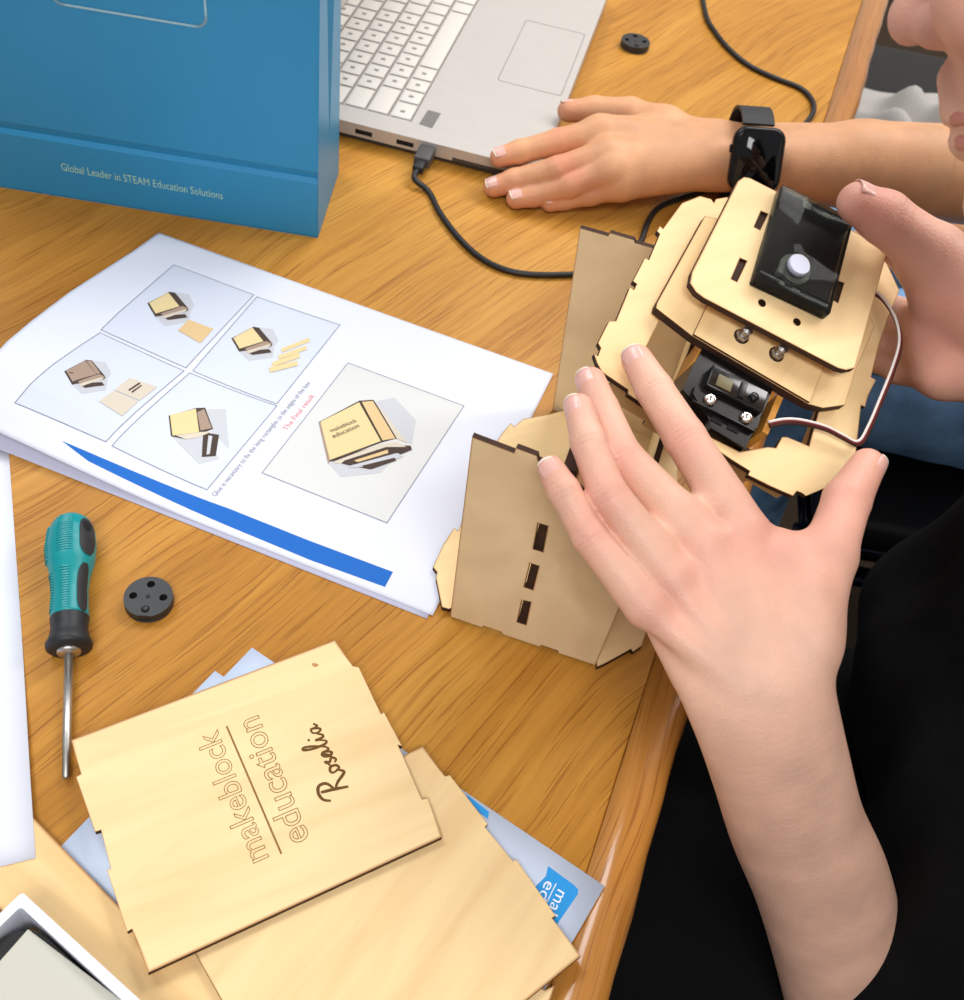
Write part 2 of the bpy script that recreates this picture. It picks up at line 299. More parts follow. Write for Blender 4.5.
def flush_of(V, spots):
    a = np.zeros(len(V))
    for c, r, w in spots: a += w*np.exp(-((V-np.asarray(c))**2).sum(1)/(r*r))
    return np.clip(a, 0, .8)
def creases(V, spots):
    for p, d, n, r in spots:
        p = np.asarray(p); d = nrm(d); n = nrm(n); q = V-p; sl = q@d; h = q@n; w = np.linalg.norm(q-np.outer(sl, d)-np.outer(h, n), axis=1)
        near = (np.linalg.norm(q, axis=1) < r*2.2) & (h > .1*r)
        for s0, dep in ((-3.2, .6), (-.9, .85), (1.3, .85), (3.6, .6)):
            g = dep*np.exp(-((sl-s0-.012*w*w*(1 if s0 > 0 else -1))/.8)**2)*near*np.clip(1-w/(r*1.1), 0, 1)
            V = V - np.outer(g, n)
    return V
def nail(parent, a, b, r, dors, length=11., width=.72, free=.9, name='fingernail'):
    """curved plate on the back of the last joint a -> b (b = centre of the fingertip ball of radius r)"""
    a = np.asarray(a, float); b = np.asarray(b, float); d = nrm(b-a); n = nrm(np.asarray(dors)-d*(np.asarray(dors)@d)); w = np.cross(d, n)
    def grid(s0, s1, ns, lift):
        V = []; na = 9
        for i in range(ns+1):
            t = s0+(s1-s0)*i/ns
            dn = 0. if t < 0 else -.018*t*t*(10/ max(r, 5))
            base = i/ns if s0 < -2 else 1.
            hw = width*(1. if t > -length*.6 else 1-.35*((-length*.6-t)/(length*.4))**2)
            if s0 >= r*.55-2.01 : hw = width*(1-.18*(i/ns)**2)
            for k in range(na+1):
                th = (-1+2*k/na)*hw*1.02; V.append(b+d*(t-.9*(abs(th)/hw)**2*(.6 if t > 0 else -.6)) + (n*math.cos(th)+w*math.sin(th))*(r+lift+dn))
        Fc = [(i*(na+1)+k, (i+1)*(na+1)+k, (i+1)*(na+1)+k+1, i*(na+1)+k+1) for i in range(ns) for k in range(na)]
        nV = len(V); V2 = [v-n*.7 for v in V]; Fc2 = Fc+[tuple(nV+i for i in f)[::-1] for f in Fc]
        ring = [k for k in range(na+1)]+[i*(na+1)+na for i in range(1, ns+1)]+[ns*(na+1)+k for k in range(na-1, -1, -1)]+[i*(na+1) for i in range(ns-1, 0, -1)]
        Fc2 += [(ring[i], ring[(i+1) % len(ring)], nV+ring[(i+1) % len(ring)], nV+ring[i]) for i in range(len(ring))]
        return V+V2, Fc2
    e = r*.55
    V, Fc = grid(e-length, e, 10, .25); o = link(name, V, Fc, M['nail'], parent, smooth=True)
    if free <= 0: return o
    V, Fc = grid(e, e+free, 3, .3); f = link('nail_tip', V, Fc, M['nailtip'], parent, smooth=True); f.parent = o; f['label'] = 'pale free edge of the nail'
    return o
# ================================================================== SETTING
EDGE0, EDGE1 = A(323., 1181., 0), A(100., 140., 0); ED = nrm(EDGE1-EDGE0); ED = nrm(A(-.2105, -.9776, 0)); EO = A(130., 289., 0)   # right edge of the table
EN = A(-ED[1], ED[0], 0); EN = EN if EN[0] > 0 else -EN
TF = Frame(EO, EN, A(-EN[1], EN[0], 0))                    # x: out over the edge, y: along the edge
fl = MB().box(WORLD, -1600, 2400, -1500, 3000, -760, -750).build('floor', [M['floor']]); fl['kind'] = 'structure'
for nm_, b_ in (('wall_back', (-1600, 2400, 3000, 3100)), ('wall_right', (2400, 2500, -1500, 3100))): MB().box(WORLD, *b_, -750, 1950).build(nm_, [M['wall']])['kind'] = 'structure'
table = thing('wooden_table', TF(-500, 200, -750), 'varnished oak table with a rounded, worn right edge and a lengthwise edge board', 'table')
BW = 26.5
MB().box(TF, -1100, -BW-.3, -560, 1300, -34, 0, 1.2).build('tabletop', [M['oak']], table)
pr = [(-BW, -34), (-6, -34), (-2, -31), (0, -26), (0, -9), (-.8, -5.5), (-2.6, -2.8), (-5.5, -.8), (-9, 0), (-BW, 0)]
eb = MB(); ys = [-560+i*15 for i in range(125)]; V = []
for i, y in enumerate(ys):
    for (a, c) in pr: V.append(TF(a+(.5*math.sin(y*.037)+.4*math.sin(y*.11+1))*(a > -20)*(1 if c > -20 else 0), y, c))
n = len(pr); eb.add(V, [(i*n+k, i*n+(k+1) % n, (i+1)*n+(k+1) % n, (i+1)*n+k) for i in range(len(ys)-1) for k in range(n)]+[tuple(range(n))[::-1], tuple(range((len(ys)-1)*n, len(ys)*n))], 0, True)
eb.build('edge_board', [M['oak_edge']], table)
for a, b in ((-1040, -500), (-1040, 1240), (-160, 1240), (-160, -500)): MB().box(TF, a-30, a+30, b-30, b+30, -750, -34, 3).build('leg', [M['leg']], table)
gm = MB(); gp = [WORLD.px(x, y) for x, y in ((588, 868), (592, 850), (597, 838), (594, 850), (590, 866))]
# ================================================================== PAPERS
TR = cz(553, 375); TL = cz(160, 235); BR = cz(432, 617)
e1 = nrm(TL-TR); e2 = nrm(BR-TR); e2 = nrm(e2-e1*(e1@e2))
def sheet_fn(o, ex, ey, lift, z0):
    nn = A(0, 0, 1)
    def fn(a, b, c=0.): return o + ex*a + ey*b + nn*(z0+lift(a, b)+c)
    def inv(x, y):
        z = z0
        for _ in range(30):
            p = cz(x, y, z) - o; a, b = p@ex, p@ey; z = .5*z+.5*(z0+lift(a, b))
        return a, b
    fn.inv = inv; return fn
def sheet(name, fn, w, h, m, nx, ny, th=.25, x0=0, y0=0):
    mb = MB(); V = [fn(x0+w*i/nx, y0+h*j/ny, c) for c in (0, -th) for j in range(ny+1) for i in range(nx+1)]; k = (nx+1)*(ny+1); f = []
    for j in range(ny):
        for i in range(nx): q = (j*(nx+1)+i, j*(nx+1)+i+1, (j+1)*(nx+1)+i+1, (j+1)*(nx+1)+i); f += [q, tuple(k+t for t in q)[::-1]]
    ring = list(range(nx))+[j*(nx+1)+nx for j in range(ny)]+[ny*(nx+1)+i for i in range(nx, 0, -1)]+[j*(nx+1) for j in range(ny, 0, -1)]
    f += [(ring[i], ring[i-1], k+ring[i-1], k+ring[i]) for i in range(len(ring))]
    mb.add(V, f, 0, True); return mb.build(name, [M[m]])
def fill(mb, fn, pts, m=0, lift=.08, sub=6.):
    """a flat print on a curved sheet; pts in the sheet's own coordinates"""
    bm = bmesh.new(); vs = [bm.verts.new((p[0], p[1], 0)) for p in pts]; bm.faces.new(vs)
    bmesh.ops.triangulate(bm, faces=bm.faces[:])
    for _ in range(6):
        es = [e for e in bm.edges if e.calc_length() > sub]
        if not es: break
        bmesh.ops.subdivide_edges(bm, edges=es, cuts=1); bmesh.ops.triangulate(bm, faces=[f for f in bm.faces if len(f.verts) > 3])
    bmesh.ops.recalc_face_normals(bm, faces=bm.faces[:]); bm.verts.index_update()
    mb.add([fn(v.co.x, v.co.y, lift) for v in bm.verts], [[v.index for v in f.verts] for f in bm.faces], m); bm.free()
def stroke(mb, fn, pts, w, m=0, lift=.1, closed=False, seg=6.):
    P = [np.array(p, float) for p in pts]; P = P+[P[0]] if closed else P
    for a, b in zip(P[:-1], P[1:]):
        L = np.linalg.norm(b-a)
        if L < 1e-6: continue
        d = (b-a)/L; q = A(-d[1], d[0])*w/2; n = max(1, int(L/seg)); V = []
        for i in range(n+1):
            c = a+(b-a)*i/n + d*(w/2 if i == n else -w/2 if i == 0 else 0); V += [fn(*(c-q), lift), fn(*(c+q), lift)]
        mb.add(V, [(2*i, 2*i+1, 2*i+3, 2*i+2) for i in range(n)], m)
sm = lambda t: (lambda u: u*u*(3-2*u))(min(1., max(0., t)))
# lower sheet, then the instruction sheet that curls up at its left end
fnL = sheet_fn(TR+A(-1.5, -1, 0)-e1*(-1), e1, e2, lambda a, b: 0., .5)
tag(sheet('paper_sheet', fnL, 297, 211.5, 'paper2', 30, 14), 'white paper sheet peeking out beneath the instruction sheet, along its lower left edge', 'paper')
liftA = lambda a, b: 0.25+36*sm((a-120)/200.)**1.3*float(np.interp(b, [-5, 0, 30, 60, 100, 137, 160, 178, 196, 212], [.0, .02, .18, .38, .64, .8, .86, .82, .62, .38]))
fnA = sheet_fn(TR, e1, e2, liftA, .9)
ins = sheet('instruction_sheet', fnA, 297, 210, 'paper', 110, 76)
tag(ins, 'printed assembly instruction sheet with five framed pictures and a blue bar, left end curling up', 'paper')
P = lambda *q: [fnA.inv(x, y) for x, y in q]
frames = [((174, 265), (254, 295), (186, 368), (101, 330)), ((257, 297), (340, 325), (277, 404), (193, 371)), ((100, 333), (184, 371), (106, 442), (15, 403)), ((190, 373), (277, 406), (207, 490), (112, 446)), ((348, 363), (464, 406), (387, 523), (262, 473))]
for i, q in enumerate(frames):
    mb = MB(); fill(mb, fnA, P(*q), 0, .1, 5.); mb.build('picture_background', [M['p_bg2' if i == 4 else 'p_bg']], ins)
    mb = MB(); stroke(mb, fnA, P(*q), .55, 0, .22, True); mb.build('picture_frame', [M['ink']], ins)
def picture(name, polys):
    mb = MB(); names = []
    for k, (m, q) in enumerate(polys):
        if m not in names: names.append(m)
        fill(mb, fnA, P(*q), names.index(m), .2+.035*k, 5.)
    mb.build(name, [M[m] for m in names], ins)
Z = lambda x0, y0, k, pts: [(x0+x*k, y0+y*k) for x, y in pts]
B = lambda pts: Z(300, 380, .1349, pts)
picture('printed_book', [('p_grey', B([(540, 165), (700, 130), (860, 300), (830, 480), (700, 430)])), ('p_grey', B([(215, 620), (300, 590), (720, 560), (600, 690), (300, 720)])), ('p_dark', B([(138, 315), (440, 155), (545, 148), (720, 435), (605, 465), (215, 612)])), ('p_mid', B([(138, 320), (152, 312), (222, 598), (210, 632)])), ('p_cream', B([(152, 312), (438, 168), (598, 455), (222, 595)])), ('p_tan', B([(458, 165), (540, 158), (706, 435), (612, 450)])), ('p_pale', B([(560, 170), (580, 190), (800, 470), (720, 440)])), ('p_dark', B([(225, 600), (600, 480), (820, 490), (830, 520), (640, 600), (520, 665), (380, 640)])), ('p_pale', B([(240, 612), (590, 480), (720, 462), (790, 500), (640, 500), (330, 600), (300, 625)])), ('p_tan', B([(400, 600), (650, 520), (655, 545), (430, 612)])), ('p_grey', B([(370, 640), (720, 545), (770, 570), (560, 640), (350, 655)])), ('p_dark', B([(455, 640), (700, 580), (715, 600), (530, 665)]))])
mb = MB()
for a, b in (((232, 392), (425, 312)), ((250, 435), (445, 352))):
    (x0, y0), (x1, y1) = B([a, b]); text_on(mb, 'makeblock' if a[0] < 240 else 'education', fnA, fnA.inv(x0, y0), fnA.inv(x1, y1), up=1 if np.cross(np.subtract(fnA.inv(x1, y1), fnA.inv(x0, y0)), np.subtract(fnA.inv(x0, y0-5), fnA.inv(x0, y0))) > 0 else -1, lift=.55)
mb.build('printed_cover_title', [M['p_dark']], ins)
S4 = lambda pts: Z(60, 270, .1867, pts)
def small(dx, dy, extra, cover='p_cream', spine='p_dark'):
    q = lambda pts: [(x+dx, y+dy) for x, y in S4(pts)]
    return [('p_grey', q([(600, 120), (690, 130), (720, 190), (690, 240), (640, 190)])), ('p_grey', q([(505, 245), (700, 225), (690, 280), (560, 300)])), ('p_dark', q([(468, 180), (585, 118), (615, 122), (690, 210), (680, 225), (510, 252)])), (cover, q([(478, 178), (580, 122), (640, 196), (512, 235)])), (spine, q([(585, 122), (612, 125), (662, 190), (640, 194)])), ('p_mid', q([(540, 235), (655, 195), (690, 210), (560, 255)])), ('p_dark', q([(545, 248), (670, 238), (684, 256), (580, 270)])), ('p_pale', q([(545, 250), (672, 212), (680, 222), (560, 262)]))] + extra
picture('printed_book', small(0, 0, [('p_tan', S4([(632, 325), (690, 268), (822, 318), (752, 394)]))]))
picture('printed_book', small(84, 35, [('p_cream', [(x, y) for x, y in q]) for q in ([(281, 349), (309, 338), (310, 342), (282, 353)], [(278, 356), (306, 346), (307, 350), (279, 360)], [(272, 363), (299, 353), (300, 358), (273, 367)], [(269, 368), (297, 361), (298, 366), (270, 373)])]))
picture('printed_book', small(-83, 68, [('p_pale', S4([(210, 705), (290, 650), (420, 705), (335, 785)])), ('p_pale', S4([(292, 645), (375, 580), (520, 628), (428, 702)])), ('p_dark', S4([(365, 645), (425, 605), (432, 612), (372, 652)])), ('p_dark', S4([(382, 655), (436, 618), (440, 624), (388, 662)]))], 'p_mid', 'p_mid'))
T4 = lambda pts: Z(0, 220, .332, pts)
picture('printed_book', [('p_grey', T4([(615, 570), (680, 570), (690, 690), (640, 640)])), ('p_grey', T4([(520, 655), (620, 640), (660, 720), (600, 735)])), ('p_dark', T4([(508, 590), (590, 567), (618, 566), (642, 630), (560, 662), (515, 652)])), ('p_cream', T4([(512, 588), (590, 569), (600, 640), (520, 650)])), ('p_mid', T4([(594, 580), (615, 570), (638, 628), (604, 635)])), ('p_dark', T4([(612, 640), (660, 648), (650, 712), (608, 715)])), ('p_grey', T4([(628, 650), (640, 652), (632, 706), (622, 708)])), ('p_pale', T4([(530, 650), (605, 640), (640, 638), (600, 655), (560, 662)]))])
mb = MB(); text_on(mb, 'Glue is necessary to fix the long rectangles to the edges of the box', fnA, fnA.inv(216, 497), fnA.inv(311, 383), 3.3, 1, lift=.2); mb.build('caption_text', [M['ink']], ins)
mb = MB(); text_on(mb, 'The Final result', fnA, fnA.inv(287, 431), fnA.inv(315, 396), 3.6, 1, lift=.2); mb.build('caption_text', [M['red']], ins)['label'] = 'red caption line'
mb = MB(); fill(mb, fnA, P((62, 441), (88, 452), (150, 478), (230, 509), (310, 541), (393, 572), (385, 587), (310, 560), (228, 526), (150, 491), (88, 461)), 0, .1); mb.build('blue_bar', [M['blue']], ins)
lp0 = cz(38, 862); ld = nrm(A(-114, 231, 0)); ln = A(-ld[1], ld[0], 0)
fnP = sheet_fn(lp0, ld, ln, lambda a, b: 4.6*sm(1-(a-20)/110.), .45)
tag(sheet('paper_sheet', fnP, 252, 210, 'paper', 20, 14), 'blank white paper sheet running down the left side, right edge beside the screwdriver', 'paper')
# leaflets under the plywood
lt = cz(252, 648, .5); lx = nrm(A(195, -89, 0)); ly = A(lx[1], -lx[0], 0)
fnF = sheet_fn(A(lt[0], lt[1], 0), lx, ly, lambda a, b: 0., 1.0)
lea = sheet('leaflet', fnF, 214, 140, 'card', 8, 6, .4); tag(lea, 'pale leaflet with blue logo squares sticking out from under the plywood panels', 'leaflet')
P = lambda *q: [fnF.inv(x, y) for x, y in q]
mb = MB(); fill(mb, fnF, P((548, 866), (574, 885), (578, 889), (578, 894), (556, 926), (520, 930), (532, 890), (546, 876)), 0, .1); mb.build('logo_square', [M['logo_blue']], lea)
mb = MB()
for tx, a, b in (('makeblock', (558, 889), (520, 965)), ('education', (546, 880), (508, 956))):
    text_on(mb, tx, fnF, fnF.inv(*a), fnF.inv(*b), 5.5, -1, lift=.2)
stroke(mb, fnF, P((556, 884), (530, 936)), .45, 0, .2); mb.build('logo_text', [M['white_ink']], lea)
mb = MB(); fill(mb, fnF, P((466, 794), (489, 812), (488, 819), (470, 806)), 0, .1); mb.build('logo_square', [M['logo_blue']], lea)
l2 = cz(215, 671, .3); fn2 = sheet_fn(A(l2[0], l2[1], 0), lx, ly, lambda a, b: 0., .5)
tag(sheet('leaflet', fn2, 150, 62, 'card', 6, 4, .4, 0, 0), 'lower pale leaflet, only its corner showing above left of the engraved panel', 'leaflet')
# ================================================================== PLYWOOD PANELS
def panel(name, top, pts, th, m, label, holes=(), px=True):
    fr = Frame((0, 0, top), (1, 0, 0), (0, 1, 0)); poly = [fr.px(x, y) for x, y in pts] if px else pts
    mb = MB().prism(fr, poly, -th, 0, holes, 0, 1, 3.2); return tag(mb.build(name, [M[m], M['char']], attr=True), label, 'panel'), fr
c0 = cz(40, 825, 3); d3 = nrm(A(93, -56, 0)); n3 = A(d3[1], -d3[0], 0); o3 = c0-d3*18
panel('plywood_strip', 4.6, [tuple((o3+d3*a+n3*b)[:2]) for a, b in ((0, 0), (78, 0), (78, -70), (185, -70), (185, 70), (100, 70), (100, 63), (60, 63), (60, 34), (0, 34))], 3., 'ply3', 'darker tan plywood strip lowest of the stack, running under the white box', px=False)
a4 = cz(530, 990, 3); 
panel('plywood_sheet', 5.2, [(505, 1000), (520, 988), (533, 984), (545, 990), (555, 985), (549, 1003), (530, 1040), (470, 1040)], 2.2, 'ply2', 'plywood tab corner just showing below the right plain panel at the bottom edge')
q2 = [(408, 753), (423, 746), (445, 776), (450, 775), (488, 824), (485, 827), (513, 861), (516, 859), (556, 916), (552, 918), (581, 956)]
fr2 = Frame((0, 0, 8.4), (1, 0, 0), (0, 1, 0)); pts2 = [fr2.px(*q) for q in q2]; a_, b_ = np.array(pts2[1]), np.array(pts2[-1]); dd = (b_-a_)/np.linalg.norm(b_-a_); nn2 = A(dd[1], -dd[0]); nn2 = nn2 if nn2[1] < 0 else -nn2
pts2 += [tuple(b_+nn2*136), tuple(b_+nn2*136-dd*20), tuple(b_+nn2*138-dd*20), tuple(b_+nn2*138-dd*62), tuple(b_+nn2*136-dd*62), tuple(a_+nn2*136)]
panel('plywood_sheet', 8.4, pts2, 3., 'ply2', 'plain unprinted plywood panel under the engraved one, notched right edge over the leaflet', px=False)
qc = [(335, 640), (353, 666), (359, 667), (381, 714), (384, 712), (402, 746), (398, 745), (422, 799), (428, 798), (442, 837), (148, 973), (132, 929), (127, 932), (107, 870), (111, 869), (101, 830), (95, 832), (76, 777), (81, 774), (71, 740)]
cov, cf = panel('engraved_panel', 12.2, qc, 3.2, 'ply', 'plywood panel with engraved lettering and a handwritten name, topmost of the stack')
fnC = lambda a, b, c=0.: cf(a, b, c)
mb = MB(); text_on(mb, 'makeblock', fnC, cf.px(269, 857), cf.px(217, 729), up=1, outline=True, lift=.05); text_on(mb, 'education', fnC, cf.px(310, 838), cf.px(258, 715), up=1, outline=True, lift=.05)
stroke(mb, fnC, [cf.px(281, 853), cf.px(227, 727)], .9, 0, .12); mb.build('engraved_lettering', [M['engrave']], cov)['label'] = 'outlined laser-engraved words and dividing rule'
mb = MB(); kc = cf.px(315, 665); fill(mb, fnC, [(kc[0]+1.7*math.cos(t)*(1+.2*math.sin(3*t)), kc[1]+1.1*math.sin(t)) for t in np.linspace(0, 6.28, 14)[:-1]], 0, .04); mb.build('wood_knot', [M['knot']], cov)
# the handwritten name, drawn as pen strokes: u along the word 0..1, w across
r0 = np.array(cf.px(352, 794)); r1 = np.array(cf.px(317, 722)); rd = r1-r0; RL = np.linalg.norm(rd); rd /= RL; rn = A(-rd[1], rd[0])
W = lambda pts: [(r0+rd*x*RL+rn*y*RL) for x, y in pts]
strokes = [[(.10, .0), (.14, .16), (.17, .31)], [(.03, .25), (.08, .32), (.17, .34), (.25, .30), (.24, .21), (.13, .15)], [(.13, .15), (.20, .09), (.25, .01), (.29, -.03), (.34, .02)],
  [(.34, .02), (.33, .09), (.37, .11), (.41, .08), (.40, .02), (.36, .0), (.34, .04)], [(.41, .08), (.45, .09), (.49, .12), (.47, .07), (.51, .03), (.47, -.01), (.44, .02)], [(.51, .02), (.55, .04), (.60, .11), (.56, .10), (.54, .04), (.57, .0), (.61, .06), (.61, .11), (.62, .02), (.66, .03)],
  [(.66, .03), (.73, .16), (.76, .27), (.73, .28), (.70, .16), (.70, .03), (.73, .0), (.77, .06)], [(.77, .06), (.79, .11), (.79, .02), (.82, .01), (.86, .06)], [(.82, .17), (.825, .18), (.83, .17)], [(.94, .11), (.89, .10), (.87, .04), (.90, .0), (.94, .06), (.94, .11), (.95, .02), (1.0, .05)]]
mb = MB()
for s_ in strokes:
    P3 = smooth_path([A(p[0], p[1], 0) for p in W(s_)], 6); w0 = .74 if s_[0][0] < .3 else .62
    mb.tube([cf(p[0], p[1], .02) for p in P3], [w0*(.75+.35*math.sin(3.1*i/len(P3))) for i in range(len(P3))], 6)
ob = mb.build('engraved_name', [M['engrave2']], cov); ob['label'] = 'dark handwritten script lettering'
zb = (12.22-ORI[cov.name][2])*.001
for v in ob.data.vertices: v.co.z = zb+(v.co.z-zb)*.12+.0001
# ================================================================== WHITE BOX
bx0 = cz(22, 892, 30); bxd = nrm(cz(140, 1000, 30)-bx0); bxn = A(bxd[1], -bxd[0], 0); bxn = bxn if bxn[1] < 0 else -bxn
BX = Frame(A(bx0[0], bx0[1], 0)+A(0, 0, 0), bxd, -bxn); BXL, BXW = 190., 92.
wb = thing('white_box', BX(60, -40, 0), 'open white card box with black inner tray in the bottom left corner', 'box')
def rrect(x0, x1, y0, y1, r, n=6):
    P = []
    for cx, cy, a0 in ((x1-r, y1-r, 0), (x0+r, y1-r, 90), (x0+r, y0+r, 180), (x1-r, y0+r, 270)):
        for k in range(n+1): t = math.radians(a0+90*k/n); P.append((cx+r*math.cos(t), cy+r*math.sin(t)))
    return P
MB().prism(BX, rrect(0, BXL, -BXW, 0, 1.5, 3), 0, 30, [rrect(4.2, BXL-4.2, -BXW+4.2, -4.2, 1.5, 3)], 0, 0).build('box_side', [M['boxw']], wb)
MB().box(BX, 1, BXL-1, -BXW+1, -1, .2, 3).build('bottom', [M['boxw']], wb)
MB().prism(BX, rrect(5.6, BXL-5.6, -BXW+5.6, -5.6, 15, 8), 10, 25, [rrect(30, BXL-30, -BXW+24, -24, 8, 8)], 0, 0).build('tray_rim', [M['foam']], wb)
MB().box(BX, 10, BXL-10, -BXW+10, -10, 3, 10, 1.).build('tray', [M['foam']], wb)
itd = nrm(cz(121, 1000, 26)-cz(28, 929, 26)); it = Frame(BX(*BX.px(28, 929, 26), 0), itd, A(-itd[1], itd[0], 0))
MB().box(it, 0, 130, -58, 0, 25.1, 25.9, .2).build('insert_card', [M['insert']], wb)
MB().box(it, 6, 130, -56, -26, 26., 26.6, .2).build('insert_card', [M['insert2']], wb)['label'] = 'paler card lying on the grey insert'
# ================================================================== BOOK ROBOT
Z0 = 1.6; rob = thing('wooden_book_robot', (45, 400, Z0), 'book-shaped laser-cut plywood box with electronics on its raised lid, held between two hands', 'wooden box robot')
PX, PY = A(.988, -.157, 0), A(.157, .988, 0)
bf = Frame((0, 0, Z0+3), (1, 0, 0), (0, 1, 0))
base = [bf.px(*q) for q in ((550, 414), (523, 419), (514, 427), (511, 423), (503, 432), (497, 441), (473, 489), (476, 492), (458, 531), (454, 528), (443, 545), (433, 567), (437, 572), (436, 578), (442, 607), (449, 609))]
base += [tuple(A(-4, 324.5)), tuple(A(76., 311.8)), bf.px(597, 667), bf.px(604, 664), bf.px(631, 649), bf.px(633, 652), bf.px(642, 646)]
bw = A(*base[-1]); base += [tuple(A(106., 345.)), tuple(A(118., 420.)), tuple(A(116, 480.)), tuple(A(104, 497.)), (60, 503)]
mb = MB().prism(bf, base, -3, 0, [], 0, 1, 2.2); mb.build('base_plate', [M['ply'], M['char']], rob, attr=True)
AF = Frame(A(-5, 320, Z0), PX, (0, 0, 1))                  # front wall plane; its z points at the viewer
ap = [AF.px(*q) for q in ((450, 618), (472, 437), (514, 453), (516, 448), (537, 456), (538, 461))]
xa = ap[-1][0]; za = ap[-1][1]
ap = [(0, 0), ap[1], ap[2], ap[3], ap[4], ap[5], (xa+14, za-.3), (xa+14.5, za-4), (xa+24, za-12), (xa+25, za-16), (83.8, za-62), (83.4, 60), (83, 0), (62, 0), (61.5, 2.2), (52, 2.2), (51.5, 0), (30, 0), (29.5, 2), (19, 2), (18.5, 0)]
sl = [[AF.px(*q) for q in h] for h in (((538, 523), (548, 526), (543, 552), (533, 549)), ((530, 563), (539, 566), (533, 590), (524, 587)), ((522, 600), (531, 602), (526, 625), (517, 622)))]
MB().prism(AF, ap, -3, 0, sl, 0, 1, 2.).build('front_plate', [M['ply4'], M['char']], rob, attr=True)
xw = sum(p[0] for h in sl for p in h)/12
iw = MB().prism(Frame(AF(xw+3.6, 0, -3), -AF.z, (0, 0, 1)), [(.2, 3), (66, 3), (66, 124), (40, 126), (30, 140), (16, 144), (16, 141), (.2, 141)], -3.4, 3.6, [], 0, 1)
for h in sl:
    xs = [p[0] for p in h]; zs = [p[1] for p in h]; iw.box(AF, min(xs)+.6, max(xs)-.6, min(zs)+1, max(zs)-1, -4, -1.5, 0, 1)
iw.build('divider_plate', [M['ply3'], M['char']], rob)
BFm = Frame(A(34, 490, Z0), PX, (0, 0, 1)); bp = [BFm.px(*q) for q in ((552, 412), (580, 228), (608, 236), (610, 233), (634, 240), (635, 243), (656, 249))]
xb = bp[-1][0]; zb = bp[-1][1]
bp = [(bp[0][0], 0)]+bp[1:]+[(xb+.5, zb-3), (xb+14, zb-3), (xb+14.5, zb), (84, zb-1), (84, 0), (60, 0), (59.6, 2), (40, 2), (39.6, 0)]
MB().prism(BFm, bp, -3, 0, [], 0, 1, 1.6).build('back_plate', [M['ply4'], M['char']], rob, attr=True)
MB().prism(Frame(AF(80, 0, -3.2), -AF.z, (0, 0, 1)), [(0, 2), (170, 2), (170, 138), (110, 138), (100, 105), (40, 100), (10, 78), (0, 78)], -3, 0, [], 0, 1).build('light_block_plate', [M['ply3'], M['char']], rob)  # unseen right side of the box, added to block light from its inside
sf = Frame(AF(44, 112, -6), PX, PY)
MB().prism(sf, [(0, 0), (36, 0), (36, 34), (0, 34)], -3, 0, [], 0, 1, 1.5).build('inner_shelf', [M['ply'], M['char']], rob, attr=True)
# --- lid with the mouth layers
LF = Frame(cd(593, 356, 512.1)-CU*3.75+A(0, 0, 2), (.944, -.201, -.262), (.269, .928, .256))
q = lambda pts, c: [LF.px(x, y, c) for x, y in pts]
lid_px = [(727, 197), (716, 199), (714, 203), (711, 199), (700, 196), (682, 203), (663, 229), (660, 226), (657, 231), (660, 234), (649, 260), (645, 258), (633, 281), (637, 284), (634, 290), (630, 287), (616, 321), (609, 321), (598, 343), (601, 348), (598, 356), (594, 354), (597, 363), (602, 372), (628, 411), (652, 426), (690, 446), (708, 433), (732, 460), (750, 471), (748, 475), (770, 486), (793, 496), (797, 491), (802, 493), (806, 496), (837, 483), (836, 478), (842, 479), (848, 470), (856, 452), (860, 415), (861, 405), (865, 407), (868, 396), (876, 380), (871, 377), (879, 345), (887, 321)]
lp = q(lid_px, 0); W_ = 134.
lp += [(lp[-1][0]+.5, lp[-1][1]+22), (lp[-1][0]-12, lp[-1][1]+34), (lp[0][0]+20, lp[0][1]+3)]
lp = [p for p in lp if True]
hole = q([(661, 318), (645, 349), (655, 392), (700, 432), (740, 452), (768, 447), (776, 448), (782, 437), (787, 437), (809, 446), (819, 410), (826, 366), (800, 330), (720, 290), (690, 280)], 0)
# drop hidden front vertices that the fingers cover, keep the front edge straight
fx = [p for p in lp]
i0 = lid_px.index((602, 372)); i1 = lid_px.index((732, 460)); p0, p1 = np.array(lp[i0]), np.array(lp[i1])
mid = [tuple(p0+(p1-p0)*t+A(0, d)) for t, d in ((.2, 0), (.21, -2), (.45, -2), (.46, 0), (.8, 0))]
lp = lp[:i0+1]+mid+lp[i1:]
MB().prism(LF, lp, -3.4, 0, [hole], 0, 1, 1.8).build('lid_plate', [M['ply'], M['char']], rob, attr=True)
hx = [p[0] for p in hole]; hy = [p[1] for p in hole]
MB().prism(Frame(LF(0, 4, -3.6), LF.x, -LF.z), [(14, 0), (118, 0), (118, 22), (100, 22), (100, 27), (40, 27), (40, 22), (14, 22)], -3, 0, [], 0, 1).build('lid_rim', [M['ply3'], M['char']], rob)
for a in (W_-16, ): MB().box(LF, a, a+3, 10, 100, -22, -3.6, 0).build('lid_rim', [M['ply3']], rob)
L1 = q([(705, 216), (657, 303), (656, 308), (692, 336), (808, 404), (823, 408), (845, 405), (855, 372)], 7.5)
L1 += [(L1[-1][0]+1, L1[0][1]-4), (L1[-1][0]-8, L1[0][1]+4), (L1[0][0]+10, L1[0][1]+4)]
g1 = [q(h, 7.5) for h in ((((705, 316), (714, 299), (719, 302), (711, 319)),))]
m1 = MB().prism(LF.up(7.5), L1, -5.6, 0, g1, 0, 1, 1.2)
m1.build('mouth_plate', [M['ply2'], M['char']], rob, attr=True)
